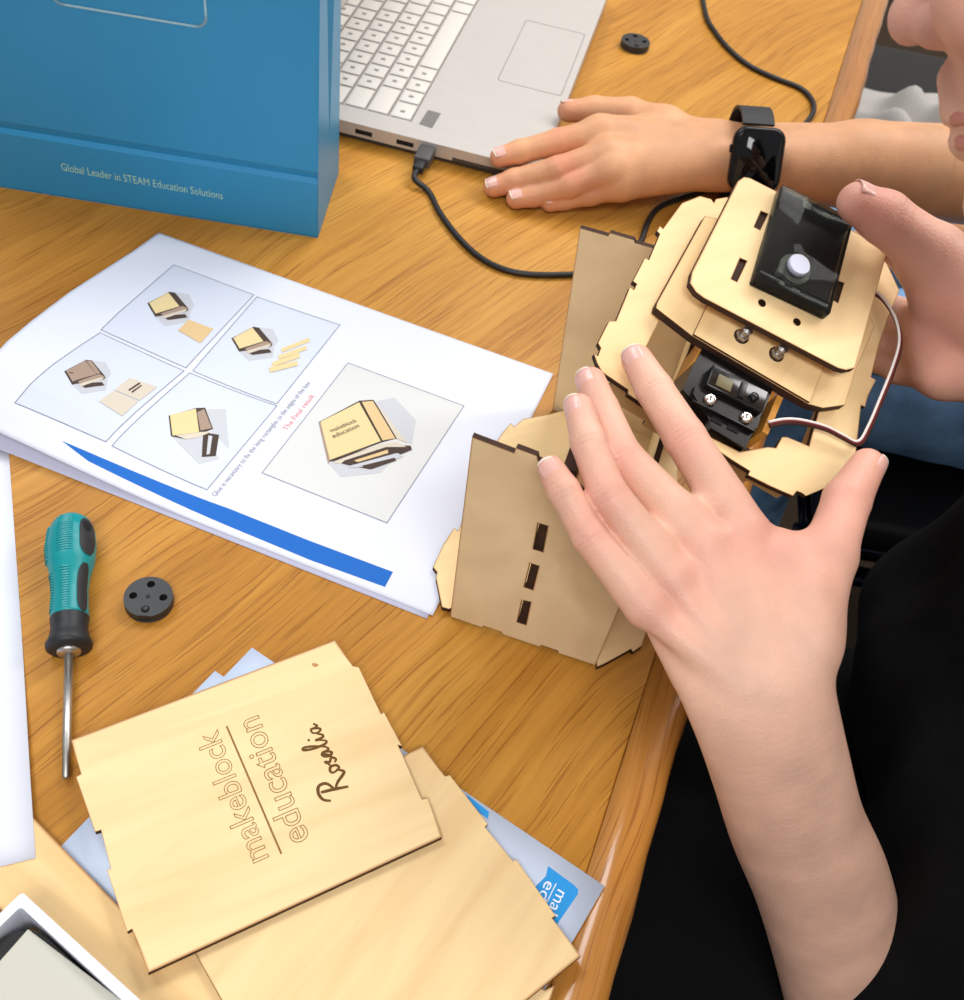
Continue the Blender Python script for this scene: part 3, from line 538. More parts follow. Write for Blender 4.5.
# raised middle leaf of the mouth
la, lb = LF.px(692, 336, 7.5), LF.px(808, 404, 7.5); 
MB().prism(LF.up(8.9), [(la[0], la[1]+.4), (lb[0], lb[1]+.4), (lb[0], lb[1]+70), (la[0], la[1]+70)], -1.3, 0, [], 0, 1, 1.).build('mouth_leaf', [M['ply2'], M['char']], rob, attr=True)
for a, b in ((la[0]+4, la[1]+20), (lb[0]-4, lb[1]+25), (la[0]+6, la[1]+62), (lb[0]-6, lb[1]+62)):
    MB().box(LF, a-3, a+3, b-1.5, b+1.5, -.1, 2.2).build('spacer', [M['ply3']], rob)
NT = 20.
L2 = q([(744, 177), (738, 181), (692, 272), (690, 283), (696, 292), (704, 298), (838, 368), (846, 370), (855, 368), (887, 252), (884, 247), (815, 211), (750, 178)], NT)
def circ(x, y, r, c, n=14): a, b = LF.px(x, y, c); return [(a+r*math.cos(2*math.pi*k/n), b+r*math.sin(2*math.pi*k/n)) for k in range(n)]
SL = [q(h, NT) for h in (((761, 211), (768, 214), (760, 230), (754, 227)), ((740, 258), (747, 261), (737, 282), (731, 279)), ((838, 281), (844, 283), (838, 303), (833, 300)))]
MB().prism(LF.up(NT), L2, -4.0, 0, SL+[circ(762, 303, 2.1, NT), circ(797, 322, 2.1, NT)], 0, 1, 2.2).build('top_plate', [M['ply'], M['char']], rob, attr=True)
for h in SL:
    xs = [p[0] for p in h]; ys = [p[1] for p in h]; MB().prism(LF.up(NT), [tuple(np.array(p)*.9+np.array([sum(xs)/4, sum(ys)/4])*.1) for p in h], -6, -1.2, [], 0, 0).build('plate_tab', [M['char']], rob)
for (x, y) in ((743, 335), (778, 353)):
    a, b = LF.px(x, y, 10.5); bo = MB(); bo.lathe(Frame(LF(a, b, 0), LF.x, LF.y), [(3.4, 9.0), (3.4, 11.2), (3.1, 11.6)], 6, 0, smooth=False); bo.lathe(Frame(LF(a, b, 0), LF.x, LF.y), [(1.55, 5), (1.55, NT-3.9)], 12, 0); bo.lathe(Frame(LF(a, b, 0), LF.x, LF.y), [(2.6, NT-4.2), (2.6, NT-4.02)], 12, 0); bo.build('bolt', [M['steel']], rob)
    MB().lathe(Frame(LF(a, b, 0), LF.x, LF.y), [(4.1, 8.92), (4.1, 9.)], 16, 0).build('bolt_hole_rim', [M['char']], rob)
# --- clear button module
c1 = NT+.1; c2 = NT+7.5
bt = q([(791, 187), (855, 219), (831, 313), (747, 274)], c2)
cx, cy = np.mean(bt, axis=0); ua = nrm(np.subtract(bt[2], bt[3])+np.subtract(bt[1], bt[0])); ub = A(-ua[1], ua[0]); mw = .5*(np.linalg.norm(np.subtract(bt[2], bt[3]))+np.linalg.norm(np.subtract(bt[1], bt[0]))); mh = .5*(np.linalg.norm(np.subtract(bt[0], bt[3]))+np.linalg.norm(np.subtract(bt[1], bt[2])))
MF = Frame(LF(cx, cy, 0), LF.x*ua[0]+LF.y*ua[1], LF.x*ub[0]+LF.y*ub[1])
case = MB().box(MF, -mw/2, mw/2, -mh/2, mh/2, c1, c2, 1.2, 0).build('button_module', [M['smoke']], rob)
MB().box(MF, -mw/2+1.4, mw/2-1.4, -mh/2+1.4, mh/2-1.4, c1+.3, c1+1.8, .3).build('circuit_board', [M['pcb']], case)
MB().box(MF, -mw/2+1.6, mw/2-1.6, -mh/2+1.6, -mh/2+7, c1+1.8, c1+6, .5).build('connector', [M['servo2']], case)
MB().box(MF, -mw/2+1.6, mw/2-1.6, mh/2-8, mh/2-1.6, c1+1.8, c1+6, .5).build('connector', [M['servo2']], case)
for a, b, w, h in ((-5, mh/2-5, 5, 4), (6, mh/2-5.5, 4, 3), (-7, -mh/2+5, 3, 2), (1, -mh/2+4.6, 4, 1.6), (-9, -mh/2+12, 3, 4)): MB().box(MF, a-w/2, a+w/2, b-h/2, b+h/2, c1+1.8, c1+6.2, .3).build('component', [M['pcbw']], case)
fa, fb = LF.px(800, 264, c2+2); d_ = LF(fa, fb)-MF(0, 0); bfm = Frame(MF(d_@MF.x, d_@MF.y), MF.x, MF.y)
MB().lathe(bfm, [(8.2, c1+2), (8.2, c1+4.4)], 32, 0, smooth=False).build('button_collar', [M['pcbw']], case)
MB().lathe(bfm, [(5.4, c1+4.4), (5.7, c1+5), (5.7, c2+1.6), (5.3, c2+2.2)], 40, 0, smooth=False).build('push_button', [M['btn']], case)
# --- servo block in the lid's opening
sv = [LF.px(x, y, 5) for x, y in ((712, 356), (772, 390), (748, 447), (680, 385))]
s0 = np.array(LF.px(686, 388, 5)); s1 = np.array(LF.px(748, 446, 5)); su = A(1., 0.)
sa = LF.px(694, 362, 5); sb = LF.px(772, 394, 5); sc_ = LF.px(747, 447, 5); sd = LF.px(684, 388, 5); se = LF.px(707, 424, 5)
sx0, sx1 = sd[0], sb[0]; sy1 = max(sa[1], sb[1]); sy0 = min(sc_[1], se[1])
ser = MB().prism(LF, [(sx0, sd[1]), (se[0], sc_[1]+4), (se[0]+3, sc_[1]), (sc_[0], sc_[1]), (sx1, sb[1]-4), (sx1, sb[1]+4), (sa[0]+2, sb[1]+16), (sx0, sa[1])], -22, 3.5, [], 0, 0).build('servo_block', [M['servo']], rob)
fl_y = (sb[1]+sc_[1])/2
s1_, s2_ = LF.px(711, 399, 6.5), LF.px(747, 417, 6.5)
sdir = nrm(np.subtract(s2_, s1_)); SF = Frame(LF(s1_[0], s1_[1], 0), LF.x*sdir[0]+LF.y*sdir[1], LF.x*-sdir[1]+LF.y*sdir[0]); sl_ = np.linalg.norm(np.subtract(s2_, s1_))
MB().prism(SF, [(-9, -1), (-5, -4.2), (sl_+5, -4.2), (sl_+7, -2), (sl_+7, 3.5), (-9, 3.5)], 3.5, 5.4, [], 0, 0).build('mounting_flange', [M['servo']], ser)
MB().box(SF, -5, sl_+6, 4.6, 17, 3.4, 9, .8).build('servo_case', [M['servo2']], ser)
MB().box(SF, -1, 7, 6.5, 13, 9, 9.5, .1).build('label_plate', [M['gold']], ser)
MB().box(SF, 11, 14, 6, 15, 9, 10.2, .2).build('case_rib', [M['servo']], ser)
MB().lathe(SF.__class__(SF(sl_-1, 9.5, 0), SF.x, SF.y), [(2.3, 8.9), (2.3, 11), (1.6, 11.6)], 16).build('shaft', [M['servo']], ser)
for a in (4, 13): MB().box(SF, a, a+6, -9, -6, 3.4, 4.0, .1).build('recess', [M['hole']], ser)
MB().box(SF, -8, sl_+6, -5.2, -4.4, 3.5, 6.2, .2).build('front_lip', [M['servo']], ser)
for a in (0, sl_):
    sc3 = MB(); f3 = Frame(SF(a, 0, 0), SF.x, SF.y); sc3.lathe(f3, [(3.3, 5.3), (3.3, 6.4), (2.3, 7.3), (.9, 7.5), (.8, 6.9)], 20); scw = sc3.build('screw', [M['chrome']], ser)
    MB().box(f3, -1.6, 1.6, -.3, .3, 7.2, 7.45, 0).box(f3, -.3, .3, -1.6, 1.6, 7.2, 7.45, 0).build('screw_slot', [M['servo2']], scw) if False else None
for x, y, h in ((769, 420, 30), (701, 352, 22)):
    a, b = LF.px(x, y, -1); MB().box(LF, a-1.7, a+1.7, b-9, b+14, -h, 1.2, .2).build('servo_bracket', [M['amber']], rob)
# --- three-core servo lead
wp = [(768, 424, 3), (785, 421, 5), (802, 422, 6), (825, 428, 6), (843, 437, 5), (858, 443, 5), (868, 428, 7), (880, 400, 10), (892, 370, 13), (899, 345, 16), (897, 325, 17), (889, 308, 14), (878, 295, 10), (866, 290, 6)]
for k, (m_, dx, dy, dh) in enumerate((('w_white', 0, -2., .6), ('w_red', .6, 0, 0), ('w_brown', 1.4, 2., -.5))):
    MB().tube(smooth_path([LF(*LF.px(x+dx, y+dy, h+dh), h+dh) for x, y, h in wp], 8), (.72, 1.0, 1.0)[k], 8).build('wire', [M[m_]], rob)['label'] = ('white', 'dark red', 'brown')[k]+' servo lead wire'
# ================================================================== GIFT BAG
g0 = cz(318, 238); g1 = cz(0, 187); g2 = cz(341, 178); GX = nrm(g0-g1); GF = Frame(g0, (0, 0, 1), -GX); GF = Frame(g0, -GX, (0, 0, 1))   # x to the left along the front, y up
gd = g2-g0; gdep = 82.; GN = nrm(gd-GX*(gd@GX)); GW = 262.; GH = 330.
gp = lambda a, d, h: g0 - GX*a + GN*d + A(0, 0, h)
bag = thing('gift_bag', gp(130, 40, 0), 'blue glossy paper carrier bag with pale lettering along its lower band', 'bag')
_, ch = GF.px(315, 184); cl = 46.
def bag_wall(pts, name, th=.6):
    pts = [np.asarray(p, float) for p in pts]; nn = nrm(np.cross(pts[1]-pts[0], pts[-1]-pts[0])); k = len(pts); V = pts+[p-nn*th for p in pts]
    MB().add(V, [tuple(range(k)), tuple(range(2*k-1, k-1, -1))]+[(i, k+i, k+(i+1) % k, (i+1) % k) for i in range(k)]).build(name, [M['bag']], bag)
cl = ch
bag_wall([gp(0, 0, 0), gp(0, 0, cl), gp(GW, 0, cl), gp(GW, 0, 0)], 'front_band')
bag_wall([gp(0, 0, cl), gp(0, 3.2, cl+2.5), gp(GW, 3.2, cl+2.5), gp(GW, 0, cl)], 'crease_fold'); bag_wall([gp(0, 3.2, cl+2.5), gp(0, 1.2, cl+9), gp(GW, 1.2, cl+9), gp(GW, 3.2, cl+2.5)], 'crease_fold'); bag_wall([gp(0, 1.2, cl+9), gp(0, 9, GH), gp(GW, 9, GH), gp(GW, 1.2, cl+9)], 'front_panel')
bag_wall([gp(GW, gdep, 0), gp(GW, gdep-9, GH), gp(0, gdep-9, GH), gp(0, gdep, 0)], 'back_panel')
for a, s_, nm in ((0, 1, 'gusset'), (GW, -1, 'gusset')):
    md = gdep/2; ins_ = 16*s_
    X0 = [gp(a, 0, 0), gp(a, gdep, 0), gp(a, md, 52)]; bag_wall(X0 if s_ > 0 else X0[::-1], nm)
    Q1 = [gp(a, 0, 0), gp(a, md, 52), gp(a+ins_, md, GH), gp(a, 9, GH), gp(a, 0, cl)]; bag_wall(Q1 if s_ > 0 else Q1[::-1], nm)
    Q2 = [gp(a, md, 52), gp(a, gdep, 0), gp(a, gdep-9, GH), gp(a+ins_, md, GH)]; bag_wall(Q2 if s_ > 0 else Q2[::-1], nm)
bag_wall([gp(0, 0, .7), gp(GW, 0, .7), gp(GW, gdep, .7), gp(0, gdep, .7)], 'bottom')
fnG = lambda a, b, c=0.: g0 - GX*a + A(0, 0, b) + nrm(np.cross(A(0, 0, 1), GX))*(-c if nrm(np.cross(A(0, 0, 1), GX))@GN > 0 else c)
mb = MB(); text_on(mb, 'Global Leader in STEAM Education Solutions', fnG, GF.px(62, 170), GF.px(223, 199), 6.2, -1, lift=.35); mb.build('printed_slogan', [M['bag_text']], bag)
PF = Frame(gp(0, 1.2, cl+9), -GX, gp(0, 9, GH)-gp(0, 1.2, cl+9)); fnB = lambda a, b, c=0.: PF(a, b, -c if PF.z@GN > 0 else c)
c_ = PF.px(207, 28); mb = MB(); rr = rrect(c_[0], c_[0]+96, c_[1], c_[1]+70, 7); stroke(mb, fnB, rr, 1.6, 0, .5, True); mb.build('printed_logo_outline', [M['bag_line']], bag)
mb = MB()
for dd_ in (9, gdep-9):
    mb2 = MB(); mb2.tube(smooth_path([gp(80, dd_, GH-2), gp(82, dd_, GH+60), gp(130, dd_, GH+110), gp(178, dd_, GH+60), gp(180, dd_, GH-2)], 8), 2.2, 8).build('handle', [M['cord']], bag)
# ================================================================== LAPTOP
LT = 17.; k0 = cz(342, 120, LT); k1 = cz(521, 165.5, LT); k2 = cz(597, 0, LT); k3 = cz(566, 103, LT)
lx_ = nrm(k1-k0); fy = nrm(k2-k3); fy = nrm(A(-lx_[1], lx_[0], 0)); KC = k1 + lx_*((k3-k1)@lx_)     # near right corner
KF = Frame(A(KC[0], KC[1], 0), -lx_, fy)                   # x: away from the sitter towards the hinge, y: along the front edge
KF = Frame(A(KC[0], KC[1], 0), lx_, fy); LD, LWd = 222., 324.
lap = thing('laptop', KF(-LD/2, LWd/2, 0), 'open silver laptop with pale keys, beside the blue bag', 'laptop')
MB().prism(KF, [(x, y) for x, y in rrect(-LD, 0, 0, LWd, 9)], 6, LT, [], 0, 0).build('base', [M['silver']], lap)
MB().prism(KF, [(x, y) for x, y in rrect(-LD+4, -4, 3, LWd-3, 9)], 1.6, 6, [], 0, 0).build('underside', [M['lapdark']], lap)
for a, b in ((-14, 20), (-14, LWd-20), (-LD+14, 20), (-LD+14, LWd-20)): MB().lathe(Frame(KF(a, b, 0), KF.x, KF.y), [(6, 0.05), (6, 1.7)], 16).build('rubber_foot', [M['cable']], lap)
sc = MB(); hinge = KF(-LD+6, 0, LT); SFm = Frame(KF(-LD+4, 0, LT+1), KF.y, nrm(A(0, 0, 1)-KF.x*.30)); sc.prism(SFm, rrect(0, LWd, 2, 212, 8), -3, 3, [], 0, 0); lid_ = sc.build('screen_lid', [M['silver']], lap)
sgn = 1 if SFm.z@KF.x > 0 else -1
MB().box(SFm, 7, LWd-7, 12, 204, 3.05*sgn if sgn > 0 else -3.3, 3.3 if sgn > 0 else -3.05, 0).build('display', [M['screen']], lid_)
kx, ky = KF.px(402, 107, LT); P_ = 19.0
sp = KF.px(437, 67, LT)                                   # near front corner of the space bar
kx1 = KF.px(416, 113, LT)[0]                               # front edge of the bottom key row
kr = kx1; k_near = KF.px(395, 118, LT)[1]
rows = [[('k', 1.25), ('k', 1), ('k', 1), ('k', 1.1), ('k', 5.4), ('k', 1), ('k', 1), ('k', 1), ('k', 1)], [('k', 2.1)]+[('k', 1)]*10+[('k', 1.9)], [('k', 1.6)]+[('k', 1)]*11+[('k', 1.4)], [('k', 1.35)]+[('k', 1)]*12, [('k', 1)]*13+[('k', 1.2)], [('k', 1)]*14]
wellx = (kr-6*P_-1, kr+1); 
for ri, row in enumerate(rows):
    y = k_near; x1 = kr-ri*P_
    for (_, w) in row:
        y1 = y+w*P_
        if y1 > LWd-6: break
        ko = MB().box(KF, x1-P_+1.6, x1-1.2, y+1.2, y1-1.6, LT+.02, LT+1.3, .5).build('key', [M['key']], lap)
        if w < 1.3 and y < k_near+150: MB().box(KF, x1-P_*.62, x1-P_*.42, y+P_*.42, y+P_*.6, LT+1.3, LT+1.36).build('key_legend', [M['keyprint']], ko)
        y = y1
mb = MB()
for ri in range(7): x1 = kr-ri*P_; mb.box(KF, x1-.9, x1+.3, k_near, min(LWd-8, k_near+272), LT-.2, LT+.05)
mb.build('key_well', [M['keywell']], lap)
tp0 = KF.px(560, 96, LT); 
MB().prism(KF, rrect(-62, -6, 112, 224, 3), LT, LT+.12, [rrect(-61.4, -6.6, 112.6, 223.4, 3)], 0, 0).build('touchpad_outline', [M['keywell']], lap)
stk = [KF.px(x, y, LT) for x, y in ((428, 110), (441, 113.5), (432, 128.5), (419, 124))]
sk = MB().prism(KF, stk, LT+.02, LT+.15, [], 0, 0).build('sticker', [M['sticker']], lap)
def dark_slot(x0, x1): MB().box(KF, x0, x1, -.06, 2, 8.5, 12.5).build('port', [M['hole']], lap)
pu = KF.px(430, 146, 10); dark_slot(pu[0]-26, pu[0]-12); dark_slot(pu[0]-60, pu[0]-46)
MB().box(KF, -70, -4, -.05, 1, 6, 9.).build('side_shadow_strip', [M['lapdark']], lap)  # dark strip painting the shade along the laptop's near side
# ================================================================== CABLE
pa = pu[0]; cab = thing('usb_cable', KF(pa, -12, 0), 'black cable plugged into the laptop side, looping behind the wooden box and under the wrist', 'cable')
MB().box(KF, pa-6.5, pa+6.5, -19, -.3, 5.5, 14.5, 1.6).build('plug', [M['plug']], cab)
MB().box(KF, pa-4.5, pa+4.5, -30, -19, 6.5, 13.5, 2.).build('strain_relief', [M['cable']], cab)
cp_ = [KF(pa, -28, 10), KF(pa, -36, 6.5)]+[cz(x, y, 2.4) for x, y in ((429, 192), (440, 213), (458, 237), (478, 256), (500, 268), (525, 274), (560, 275), (592, 272), (622, 262), (640, 243), (648, 222), (658, 208), (678, 199), (704, 191), (734, 186), (770, 165), (800, 130), (813, 113), (812, 100), (800, 88), (775, 78), (750, 66), (730, 50), (716, 33), (706, 15), (700, -20))]
MB().tube(smooth_path(cp_, 7), 2.3, 10).build('lead', [M['cable']], cab)
# ================================================================== SCREWDRIVER
t0 = cz(72, 516, 13); t1 = cz(66, 779, 3); sdx = t1-t0; sL = np.linalg.norm(sdx); sdx /= sL
SZ = Frame(t0, nrm(np.cross(sdx, A(0, 0, 1))), nrm(np.cross(np.cross(sdx, A(0, 0, 1)), sdx))); SZ = Frame(t0, SZ.y, np.cross(sdx, SZ.y)); 
if SZ.z@sdx < 0: SZ = Frame(t0, SZ.x, -SZ.y)
drv = thing('screwdriver', cz(70, 600, 0), 'teal and black handled screwdriver lying on the table, slim steel blade', 'screwdriver')
hl = np.linalg.norm(cz(70, 652, 10)-t0)*.955
pf = lambda t: np.interp(t, [0, .02, .06, .14, .26, .38, .5, .6, .72, .82, .9, 1.], [1.8, 6.1, 9.7, 12.1, 12.9, 12.1, 9.7, 8.9, 9.2, 9.7, 10.2, 10.2])
hs = (hl*.80)
MB().lathe(SZ, [(pf(t), hl*t) for t in np.linspace(0, .79, 44)], 40).build('handle', [M['teal']], drv)
MB().lathe(SZ, [(9.3, hl*.775), (9.7, hl*.80), (9.0, hl*.86), (9.9, hl*.93), (11.5, hl*.975), (11.2, hl*1.0), (9., hl*1.02), (5.0, hl*1.02)], 40).build('collar', [M['grip']], drv)
MB().lathe(SZ, [(6.0, hl*1.01), (6.0, hl*1.03), (5.0, hl*1.045)], 24).build('ferrule', [M['steel']], drv)
MB().lathe(SZ, [(2.2, hl*1.0), (2.2, sL*.9), (2.0, sL*.905), (1.9, sL-1), (1.2, sL)], 16).build('blade', [M['steel']], drv)
def patch(name, th0, th1, h0, h1, m, lift, rows=1, rnd=True, r_in=.6):
    """a raised pad that hugs the handle between two angles and two heights"""
    n, k = 10, 16; V = []
    for j in range(k+1):
        t = h0+(h1-h0)*j/k; e = 1.
        if rnd: u = 2*j/k-1; e = max(.12, (1-abs(u)**4))**.5
        c = (th0+th1)/2; w = (th1-th0)/2*e
        for i in range(n+1): a = c+w*(2*i/n-1); r = pf(t)+lift; V.append(SZ(r*math.cos(a), r*math.sin(a), hl*t))
    f = [(j*(n+1)+i, j*(n+1)+i+1, (j+1)*(n+1)+i+1, (j+1)*(n+1)+i) for j in range(k) for i in range(n)]
    return MB().add(V, f, 0, True)
# angle 0 looks up; positive angles turn towards the right of the picture when seen from the tip
sgnr = 1 if (SZ.y@CR) > 0 else -1
R_ = lambda d: math.radians(d)*sgnr
def pt(name, a, b, h0, h1, m, lift, **k): lo, hi = sorted((R_(a), R_(b))); return patch(name, lo, hi, h0, h1, m, lift, **k).build(name, [M[m]], drv)
gp1 = pt('grip_pad', 28, 74, .09, .38, 'grip', .5); pt('grip_pad', 30, 70, .44, .79, 'grip', .5)
lo, hi = sorted((R_(38), R_(58))); patch('', lo, hi, .12, .2, 'hole', .75).build('hanging_hole', [M['hole']], gp1)
def dots(name, a0, a1, h0, h1, nc, nr):
    mb = MB()
    for j in range(nr):
        for i in range(nc):
            t = h0+(h1-h0)*j/(nr-1); a = R_(a0+(a1-a0)*i/(nc-1)); r = pf(t); f = Frame(SZ(r*math.cos(a), r*math.sin(a), hl*t), SZ.z, -SZ.x*math.sin(a)+SZ.y*math.cos(a)); 
            if f.z@(SZ.x*math.cos(a)+SZ.y*math.sin(a)) < 0: f = Frame(f.o, f.x, -f.y)
            mb.box(f, -.45, .45, -.45, .45, -.3, .32)
    mb.build(name, [M['teal']], drv)
dots('knurl_pad', -24, 10, .07, .35, 9, 17); dots('knurl_pad', -20, 6, .47, .76, 6, 17)
mb = MB()
for h0, h1 in ((.13, .38), (.48, .74)):
    for j in range(14):
        t = h0+(h1-h0)*j/13; a = R_(-74); r = pf(t); f = Frame(SZ(r*math.cos(a), r*math.sin(a), hl*t), SZ.z, -SZ.x*math.sin(a)+SZ.y*math.cos(a)); mb.box(f, -.35, .35, -3, 3, -.5, .5)
mb.build('side_rib', [M['teal']], drv)
# ================================================================== DISCS
def disc(c, r, lab):
    f = Frame(c, nrm(A(CR[0], CR[1], 0)), A(-CR[1], CR[0], 0)); d = thing('black_disc', c, lab, 'disc', None)
    n = 48; outer = [(r*math.cos(2*math.pi*k/n)*(1-.05*(abs((k-n*.75)) < 2)), r*math.sin(2*math.pi*k/n)*(1-.05*(abs((k-n*.75)) < 2))) for k in range(n)]
    hs_ = []
    for a in (90, 180, 0, 270):
        cx, cy = .62*r*math.cos(math.radians(a)), .62*r*math.sin(math.radians(a)); hs_.append([(cx+.17*r*math.cos(2*math.pi*k/14), cy+.17*r*math.sin(2*math.pi*k/14)) for k in range(14)])
    MB().prism(f, outer, 1.2, 6.4, hs_, 0, 0).build('plate', [M['disc']], d)
    MB().lathe(f, [(r*.97, .1), (r*1.0, .5), (r*1.02, 1.4), (r*.99, 1.5)], 48).build('rim', [M['disc']], d)
    MB().lathe(Frame(f(0, -.62*r, 0), f.x, f.y), [(1.7, 1.5), (1.7, 7.2), (1.3, 7.6)], 16).build('peg', [M['disc']], d)
    MB().lathe(f, [(1.2, 6.3), (1.2, 6.6)], 16).build('boss', [M['disc']], d)
disc(cz(149, 600, 3), 12.6, 'small round black plastic disc with four holes, to the right of the screwdriver')
disc(cz(635, 44, 3), 13.5, 'small dark round disc far back on the table beyond the laptop')
for o in [o for o in bpy.data.objects if o.name.startswith('black_disc')]: o.location.z = TABLE_H*.001; ORI[o.name] = ORI[o.name]
# ================================================================== PERSON holding the box (left hand in front, right hand behind, face at the upper right)
def toward(p): return nrm(EYE-np.asarray(p))
def ff(*j): return [(cd(x, y, d), r) for x, y, d, r in j]
IX = ff((743, 530, 470, 11.0), (685, 438, 483, 9.6), (654, 389, 495, 8.7), (637, 360, 504, 7.4))
MI = ff((702, 542, 465, 11.0), (621, 457, 475, 9.4), (601, 410, 491, 8.4), (591, 382, 500, 7.1))
RI = ff((668, 574, 458, 10.4), (607, 493, 461, 8.6), (588, 441, 468, 7.8), (579, 408, 477, 6.6))
PI_ = ff((645, 604, 454, 9.4), (590, 537, 458, 7.7), (564, 491, 461, 7.1), (551, 469, 464, 6.1))
TH = ff((806, 636, 456, 14), (828, 556, 468, 11.8), (847, 500, 482, 10.6), (867, 466, 492, 8.2))
wr = cd(768, 700, 448); wd = nrm(cd(838, 684, 450)-cd(698, 722, 450))
fa = cd(794, 806, 502); fb = cd(831, 900, 556); el = cd(866, 1004, 618)
pts = np.array([p for ch in (IX, MI, RI, PI_, TH) for p, r in ch]+[wr, fa, fb, el])
S = SDF(pts.min(0)-34, pts.max(0)+44, 1.05)
ax_ = nrm(fa-wr); dn = nrm(np.cross(ax_, wd)); dn = dn if dn@toward(wr) > 0 else -dn
mw1 = nrm(IX[0][0]-PI_[0][0]); mcp = (IX[0][0]+PI_[0][0])/2; mid1 = wr*.5+mcp*.5
wpx = lambda x0, y0, x1, y1, d: (cd((x0+x1)/2, (y0+y1)/2, d), nrm(cd(x1, y1, d)-cd(x0, y0, d)), np.linalg.norm(cd(x1, y1, d)-cd(x0, y0, d))/2)
def sec(x0, y0, x1, y1, d, th): c, w, h = wpx(x0, y0, x1, y1, d); return (c+nrm(c-EYE)*0, w, h, th)
S.limb([sec(632, 606, 756, 528, 464, 10.5), sec(652, 644, 792, 566, 460, 13.5), sec(671, 682, 820, 616, 456, 16.5), sec(686, 712, 831, 668, 453, 18), sec(700, 745, 838, 708, 458, 18.5), sec(714, 785, 848, 756, 477, 20.5), sec(731, 838, 862, 812, 510, 24), sec(754, 892, 886, 866, 545, 27), sec(772, 950, 899, 918, 580, 30), sec(790, 1020, 908, 985, 622, 32)], 5, 7)
S.limb([sec(774, 556, 800, 568, 464, 9), sec(788, 600, 828, 612, 457, 13), sec(790, 650, 830, 652, 454, 15)], 8, 5)
S.cap(TH[0][0], cd(772, 548, 470), 11, 8.0, 9); S.cap(TH[1][0], cd(782, 550, 470), 8.5, 7.5, 7)
for ch in (IX, MI, RI, PI_):
    P0 = wr+dn*9+(ch[0][0]-wr)*.25; P1 = ch[0][0]+dn*(ch[0][1]-6.0); S.cap(P0, P1, 5.2, 6.8, 4.5)      # tendons over the back of the hand
for c0_, c1_, t_, r_ in ((IX, MI, .30, 6.5), (MI, RI, .30, 6.2), (RI, PI_, .30, 5.8)):
    S.cap(c0_[0][0]*(1-t_)+c0_[1][0]*t_-toward(wr)*2, c1_[0][0]*(1-t_)+c1_[1][0]*t_-toward(wr)*2, r_, r_, 6)
S.chains([IX, MI, RI, PI_], 1.6, 6.); S.chains([TH], 2.5, 9.)
VL, FL = S.mesh()
cr = []
for ch, side in ((IX, -.1), (MI, -.25), (RI, -.3), (PI_, -.35)):
    for j, sc__ in ((1, 1.), (2, .7)):
        p, r = ch[j]; d = nrm(ch[j+1][0]-ch[j-1][0]); n_ = toward(p)+CR*side; n_ = nrm(n_-d*(n_@d)); cr.append((p, d, n_, r))
p, r = TH[2]; d = nrm(TH[3][0]-TH[1][0]); n_ = nrm(toward(p)+CR*.9); cr.append((p, d, nrm(n_-d*(n_@d)), r))
VL = creases(VL, cr)
spots1 = [(ch[1][0]+toward(ch[1][0])*8, 12, .35) for ch in (IX, MI, RI, PI_)]+[(ch[0][0]+dn*9, 16, .22) for ch in (IX, MI, RI, PI_)]+[(ch[3][0], 12, .4) for ch in (IX, MI, RI, PI_, TH)]+[(TH[2][0], 18, .4), (cd(806, 540, 462), 30, .35)]
# right hand behind the box
T2 = ff((985, 305, 534, 18), (934, 256, 536, 15), (884, 217, 528, 12.4), (858, 203, 524, 10.2))
I2 = ff((945, 296, 544, 13.5), (918, 266, 552, 10.5), (902, 250, 556, 9.2), (893, 243, 558, 8))
M2 = ff((938, 330, 556, 13.5), (895, 318, 586, 11), (862, 300, 608, 9.5), (842, 292, 616, 8))
R2 = ff((938, 352, 558, 13), (893, 345, 590, 10.5), (862, 328, 608, 9), (842, 318, 616, 7.8))
P2_ = ff((945, 372, 556, 12), (902, 366, 584, 9.8), (876, 356, 600, 8.5), (858, 348, 606, 7.4))
wr2 = cd(1012, 352, 536); ws = cd(1075, 395, 556); el2 = A(410., 510., 20.); sh2 = A(430., 500., 255.)
pts = np.array([p for ch in (T2, I2, M2, R2, P2_) for p, r in ch]+[wr2, ws]); S = SDF(pts.min(0)-34, pts.max(0)+50, 1.3)
w2 = nrm(cd(1000, 390, 540)-cd(1000, 310, 540)); S.cap(wr2-w2*10, ws-w2*6, 19, 24, 9); S.cap(wr2+w2*10, ws+w2*6, 19, 24, 9)
for off, ch in ((-.7, I2), (-.2, M2), (.3, R2), (.8, P2_)): S.cap(wr2+w2*15*off, ch[0][0], 17, 13.5, 9)
S.cap(wr2-w2*8, T2[0][0], 19, 18, 9); S.cap(T2[0][0], I2[0][0], 16, 11, 12); S.cap(T2[0][0], M2[0][0], 15, 11, 12); S.cap(I2[0][0], P2_[0][0], 12, 11, 8); S.cap(T2[1][0], I2[0][0], 11, 10, 12)
S.chains([I2, M2, R2, P2_], 3.5, 7); S.chains([T2], 4, 10); VR, FR = S.mesh()
p, r = T2[2]; d = nrm(T2[3][0]-T2[1][0]); n_ = toward(p)+CU*.5; VR = creases(VR, [(p, d, nrm(n_-d*(n_@d)), r)])
spots1 += [(T2[3][0], 18, .5), (T2[2][0], 18, .3), (cd(940, 330, 530), 45, .5), (I2[3][0], 16, .7)]
